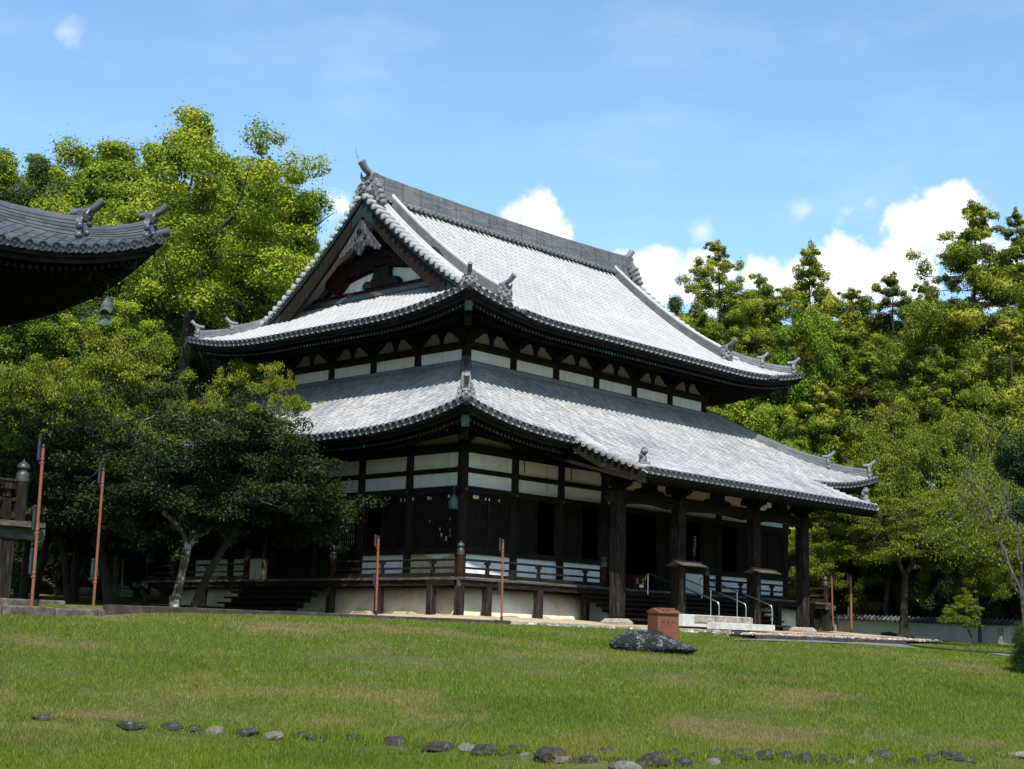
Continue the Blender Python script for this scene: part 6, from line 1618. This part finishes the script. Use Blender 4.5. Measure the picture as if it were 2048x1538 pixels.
# --- maples
r0 = YAW-R(90)
for key, px, Z, yt, wp, yb, lm, rot, lb in (
    ('maple_b', 60, 57, 640, 460, None, None, r0, 'sunlit olive maple spreading under the pagoda eave'),
    ('maple_a', 225, 58, 675, 400, None, None, r0+2.2, 'sunlit olive maple below the wind bell, its crown like an umbrella'),
    ('maple_c', 520, 56.0, 712, 260, None, None, r0+1.1, 'sunlit olive maple pressed against the gable-side lower roof'),
    ('maple_b', 130, 53.0, 720, 440, None, None, r0+3.6, 'olive maple between the pagoda and the dark maples'),
    ('maple_c', 440, 60.0, 722, 300, None, None, r0+4.4, 'yellow-olive maple behind the umbrella-shaped crown'),
    ('maple_a', 345, 48.5, 775, 660, 1213, 'maple_shade', r0, 'dark shaded maple with a pale lichened trunk, beside the side steps'),
    ('maple_b', 212, 51.0, 790, 560, 1205, 'maple_shade', r0+2.9, 'dark shaded maple with a forked trunk beyond the second terracotta pole'),
    ('maple_lean', 385, 49.5, 772, 385, 1212, 'maple_shade', r0+.2, 'dark maple leaning over the side steps towards the hall wall'),
    ('maple_c', 140, 58.0, 830, 420, 1188, 'maple_shade', r0+.9, 'dark maple with a thin upright trunk deep in the shade behind the pagoda veranda'),
    ('maple_c', 40, 55.0, 850, 380, 1200, 'maple_shade', r0+1.9, 'dark maple standing close behind the pagoda veranda corner'),
    ('maple_b', 1770, 76, 795, 330, None, None, r0+.6, 'yellow-olive maple over the lower roof corner tip'),
    ('maple_a', 1925, 73, 775, 320, None, None, r0+1.7, 'yellow-olive maple in front of the dark conifers near the picture edge'),
    ('maple_c', 1660, 82, 985, 240, None, None, r0+2.1, 'olive maple seen between the last canopy pillars'),
    ('maple_b', 1640, 78, 1000, 230, None, None, r0-.4, 'olive maple with a curved trunk behind the terracotta poles'),
    ('maple_tall', 1808, 67, 985, 360, 1275, None, r0+.3, 'olive maple with a tall split trunk in front of the white wall'),
    ('maple_a', 1960, 68, 950, 260, None, None, r0+4.0, 'green-olive maple behind the bare grey branches'),
    ('maple_b', 2060, 66, 1010, 240, None, None, r0+5.0, 'olive maple cut off by the picture edge above the gravel path')):
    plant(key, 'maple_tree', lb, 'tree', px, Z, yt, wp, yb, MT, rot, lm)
plant('bare', 'bare_tree', 'half-bare tree with thin pale grey branches at the picture edge', 'tree', 2050, 60, 790, 400, None, None, r0+3.3)
plant('maple_lean', 'young_maple', 'thin young maple leaning on a slender stem at the foot of the white wall', 'tree', 1950, 60, 1178, 95, 1292, None, r0+2.8)
plant('oak_a', 'evergreen_oak', 'dark evergreen crown hanging in at the picture edge above the pine', 'tree', 2125, 44, 800, 290, None, None, r0)
# --- undergrowth
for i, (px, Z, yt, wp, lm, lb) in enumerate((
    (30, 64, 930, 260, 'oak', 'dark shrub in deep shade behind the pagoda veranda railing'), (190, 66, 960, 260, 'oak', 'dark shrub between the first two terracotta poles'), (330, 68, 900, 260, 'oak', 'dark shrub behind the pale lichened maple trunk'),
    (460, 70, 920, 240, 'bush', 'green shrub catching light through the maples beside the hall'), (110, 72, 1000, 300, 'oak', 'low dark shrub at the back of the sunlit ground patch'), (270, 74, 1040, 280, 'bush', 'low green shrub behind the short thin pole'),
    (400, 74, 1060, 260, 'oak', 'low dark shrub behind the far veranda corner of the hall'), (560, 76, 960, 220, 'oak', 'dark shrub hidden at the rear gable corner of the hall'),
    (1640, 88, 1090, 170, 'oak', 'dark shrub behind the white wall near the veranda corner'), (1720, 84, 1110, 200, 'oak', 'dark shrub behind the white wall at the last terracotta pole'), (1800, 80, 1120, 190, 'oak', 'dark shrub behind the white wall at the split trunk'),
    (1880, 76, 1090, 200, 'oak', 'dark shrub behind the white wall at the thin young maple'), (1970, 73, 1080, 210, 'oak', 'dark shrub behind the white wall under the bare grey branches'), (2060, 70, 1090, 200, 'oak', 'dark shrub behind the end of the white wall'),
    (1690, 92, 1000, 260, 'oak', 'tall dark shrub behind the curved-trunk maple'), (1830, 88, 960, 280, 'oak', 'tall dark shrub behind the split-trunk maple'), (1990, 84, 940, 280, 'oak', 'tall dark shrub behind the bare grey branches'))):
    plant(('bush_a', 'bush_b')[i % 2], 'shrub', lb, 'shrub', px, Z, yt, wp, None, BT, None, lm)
# pine at the edge of the lawn
rg = np.random.default_rng(77); mb = MB(); cs = []
mb.tube([(0, 0, -.3), (.05, 0, .3), (0, 0, .7)], [.07, .06, .03], 7)
for k in range(26):
    ph = rg.uniform(0, 6.28); e = np.array([math.cos(ph)*rg.uniform(.3, .8), math.sin(ph)*rg.uniform(.3, .8), rg.uniform(.1, .95)]); limb(mb, (0, 0, .3), e, .025, .01, rg); cs.append(e)
cs = np.array(cs); v, f, t = leaf_cloud(cs, np.full((len(cs), 3), .24), 16000, .17, 1, rg, .07, 1.2, .3)
pn = ground_hit(2106, 1350); pine = empty('pine_shrub', 'small dark needle pine at the picture edge beside the end of the gravel path', 'shrub', loc=(pn[0], pn[1], pn[2]))
mb.build('stem', M['bark'], pine, True); link('foliage', fast_mesh('foliage', v, f, 4, t, M['pine']), pine)
pine.scale = (1.05,)*3
tag(None) if False else None

# ------------------------------------------------------------------ grass
PATCH = []
for px, py, ww, hh, k_, kind in ((760, 1318, 200, 22, .9, 0), (700, 1308, 140, 12, .6, 0), (330, 1425, 330, 26, .8, 0), (480, 1440, 200, 14, .7, 0), (1010, 1322, 150, 9, 1, 0), (1090, 1338, 120, 8, .9, 0), (1500, 1452, 260, 22, .9, 0), (250, 1395, 160, 12, .5, 0), (130, 1290, 160, 12, .5, 0), (560, 1250, 200, 8, .5, 0),
        (1330, 1350, 110, 10, .6, 0), (1800, 1480, 260, 16, .7, 0), (1650, 1395, 180, 12, .5, 0), (1900, 1330, 140, 8, .7, 0), (60, 1345, 200, 14, .6, 0), (900, 1445, 160, 14, .4, 0),
        (420, 1330, 300, 18, .7, 1), (1050, 1420, 330, 26, .8, 1), (1500, 1350, 300, 22, .8, 1), (1420, 1330, 200, 10, .6, 1), (80, 1480, 260, 26, .7, 1), (700, 1520, 330, 22, .7, 1), (1250, 1290, 160, 8, .8, 1), (600, 1275, 260, 10, .5, 1), (1750, 1420, 260, 18, .7, 1), (950, 1265, 200, 7, .6, 1), (1950, 1385, 160, 16, .9, 1)):
    a_, b_, c_ = ground_hit(px, py), ground_hit(px, min(py+hh, 1537)), ground_hit(px, py-hh)
    Zp = float((a_-CAM) @ _fw); PATCH.append((a_[:2], ww*Zp/FPX*.5, max(.25, (np.linalg.norm(b_-a_)+np.linalg.norm(c_-a_))*.5), k_, kind))
def patch(x, y, kind):
    o = np.zeros_like(x); wob = .35*np.sin(x*2.1+1.7*np.sin(y*1.7))+.3*np.sin(y*2.9+x*1.1)
    for c, rt_, rs_, k_, kd in PATCH:
        if kd != kind: continue
        dx, dy = x-c[0], y-c[1]; s_ = dx*_FH[0]+dy*_FH[1]; t_ = dx*_RH[0]+dy*_RH[1]
        o = np.maximum(o, k_*np.clip(1.25-np.sqrt((s_/rs_)**2+(t_/rt_)**2)*.8+wob*.6, 0, 1))
    return o
def grass(n, seed, smin, smax, height, width, keep):
    rg = np.random.default_rng(seed)
    # denser towards the camera
    u = rg.random(n); s = 1/(1/smin+(1/smax-1/smin)*u)
    half = s*.37+5.5
    t = (rg.random(n)*2-1)*half
    x = CAM[0]+s*_FH[0]+t*_RH[0]; y = CAM[1]+s*_FH[1]+t*_RH[1]
    k = keep(x, y); x, y, s = x[k], y[k], s[k]; n = len(x)
    z = G(x, y)
    dr = patch(x, y, 0); k = rg.random(n) > dr*.45; x, y, s, z, dr = x[k], y[k], s[k], z[k], dr[k]; n = len(x); lu = patch(x, y, 1)
    cl = .5+.5*np.sin(x*1.7+np.sin(y*1.3)*2)*np.sin(y*1.9+np.sin(x*.9)*2)
    h = height*rg.uniform(.45, 1.2, n)*(.75+.5*cl)*(1-.35*dr)*(1+.3*lu)*np.where(rg.random(n) < .05, 1.5, 1); wd = width*rg.uniform(.7, 1.3, n)*np.clip(s/26, .8, 2.2)
    a = rg.uniform(0, 2*math.pi, n); b = rg.uniform(0, 2*math.pi, n); l = h*rg.uniform(.15, .8, n)
    dx, dy = np.cos(a)*wd/2, np.sin(a)*wd/2
    P0 = np.stack([x-dx, y-dy, z-.01], 1); P1 = np.stack([x+dx, y+dy, z-.01], 1)
    P2 = np.stack([x+np.cos(b)*l, y+np.sin(b)*l, z+h], 1)
    v = np.stack([P0, P1, P2], 1).reshape(-1, 3); f = np.arange(n*3).reshape(-1, 3)
    return v, f, np.clip(rg.beta(2.2, 2.4, n), 0, 1), dr, lu
keepl = lambda x, y: ((y < -5.6-.0) & ~((x > 7.0) & (x < 19) & (y > -8.5)) & ~((x > 18.9) & (y > -7.2) & (x < 23)) & (x < 60) & ~((x < -17.2) & (y > -5.6)))
pth = np.array([((a[0]+b[0])/2, (a[1]+b[1])/2) for a, b in pa])
def keep_lawn(x, y):
    k = keepl(x, y)
    # clear of the gravel path
    for i in range(len(pa)-1):
        P, Q = pa[i], pa[i+1]
        sx = (x-CAM[0])*_FH[0]+(y-CAM[1])*_FH[1]; tx = (x-CAM[0])*_RH[0]+(y-CAM[1])*_RH[1]
        sP = (P[0]-CAM)[:2] @ _FH; tP = (P[0]-CAM)[:2] @ _RH; sQ = (Q[0]-CAM)[:2] @ _FH; tQ = (Q[0]-CAM)[:2] @ _RH
        f = np.clip((tx-tP)/(tQ-tP+1e-9), 0, 1); inside = (tx >= min(tP, tQ)) & (tx <= max(tP, tQ))
        s0 = sP+(sQ-sP)*f; k &= ~(inside & (sx > s0) & (sx < s0+3.3))
    return k
v, f, t, dr, lu = grass(1150000, 5, 15.5, 66, .062, .011, keep_lawn)
# longer tufts round the field stones
rg = np.random.default_rng(31); bx, by = [], []
for px, py, wp, hp, kd in ST:
    g = ground_hit(px, py+hp*.3); Zs = float((g-CAM) @ _fw); m_ = int(30+wp*2)
    o = rg.normal(size=(m_, 2))*np.array([wp*Zs/FPX*.75, .10]); o[:, 1] -= .07
    bx.append(g[0]+o[:, 0]*_RH[0]+o[:, 1]*_FH[0]); by.append(g[1]+o[:, 0]*_RH[1]+o[:, 1]*_FH[1])
bx, by = np.concatenate(bx), np.concatenate(by); n_ = len(bx); bz = G(bx, by); h_ = rg.uniform(.04, .12, n_); a_ = rg.uniform(0, 6.28, n_); b_ = rg.uniform(0, 6.28, n_); l_ = h_*rg.uniform(.2, .9, n_)
dx_, dy_ = np.cos(a_)*.0055, np.sin(a_)*.0055
v2 = np.stack([np.stack([bx-dx_, by-dy_, bz-.01], 1), np.stack([bx+dx_, by+dy_, bz-.01], 1), np.stack([bx+np.cos(b_)*l_, by+np.sin(b_)*l_, bz+h_], 1)], 1).reshape(-1, 3)
f = np.concatenate([f, np.arange(n_*3).reshape(-1, 3)+len(v)]); v = np.concatenate([v, v2]); t = np.concatenate([t, np.clip(rg.beta(2.4, 1.9, n_), 0, 1)])
gme = fast_mesh('grass', v, f, 3, t, M['grass'])
for nm, ar in (('dry', dr), ('lush', lu)):
    at_ = gme.attributes.new(nm, 'FLOAT', 'FACE'); at_.data.foreach_set('value', np.concatenate([ar, np.zeros(n_)]).astype(np.float32))
gr_ = link('grass', gme); tag(gr_, kind='stuff')
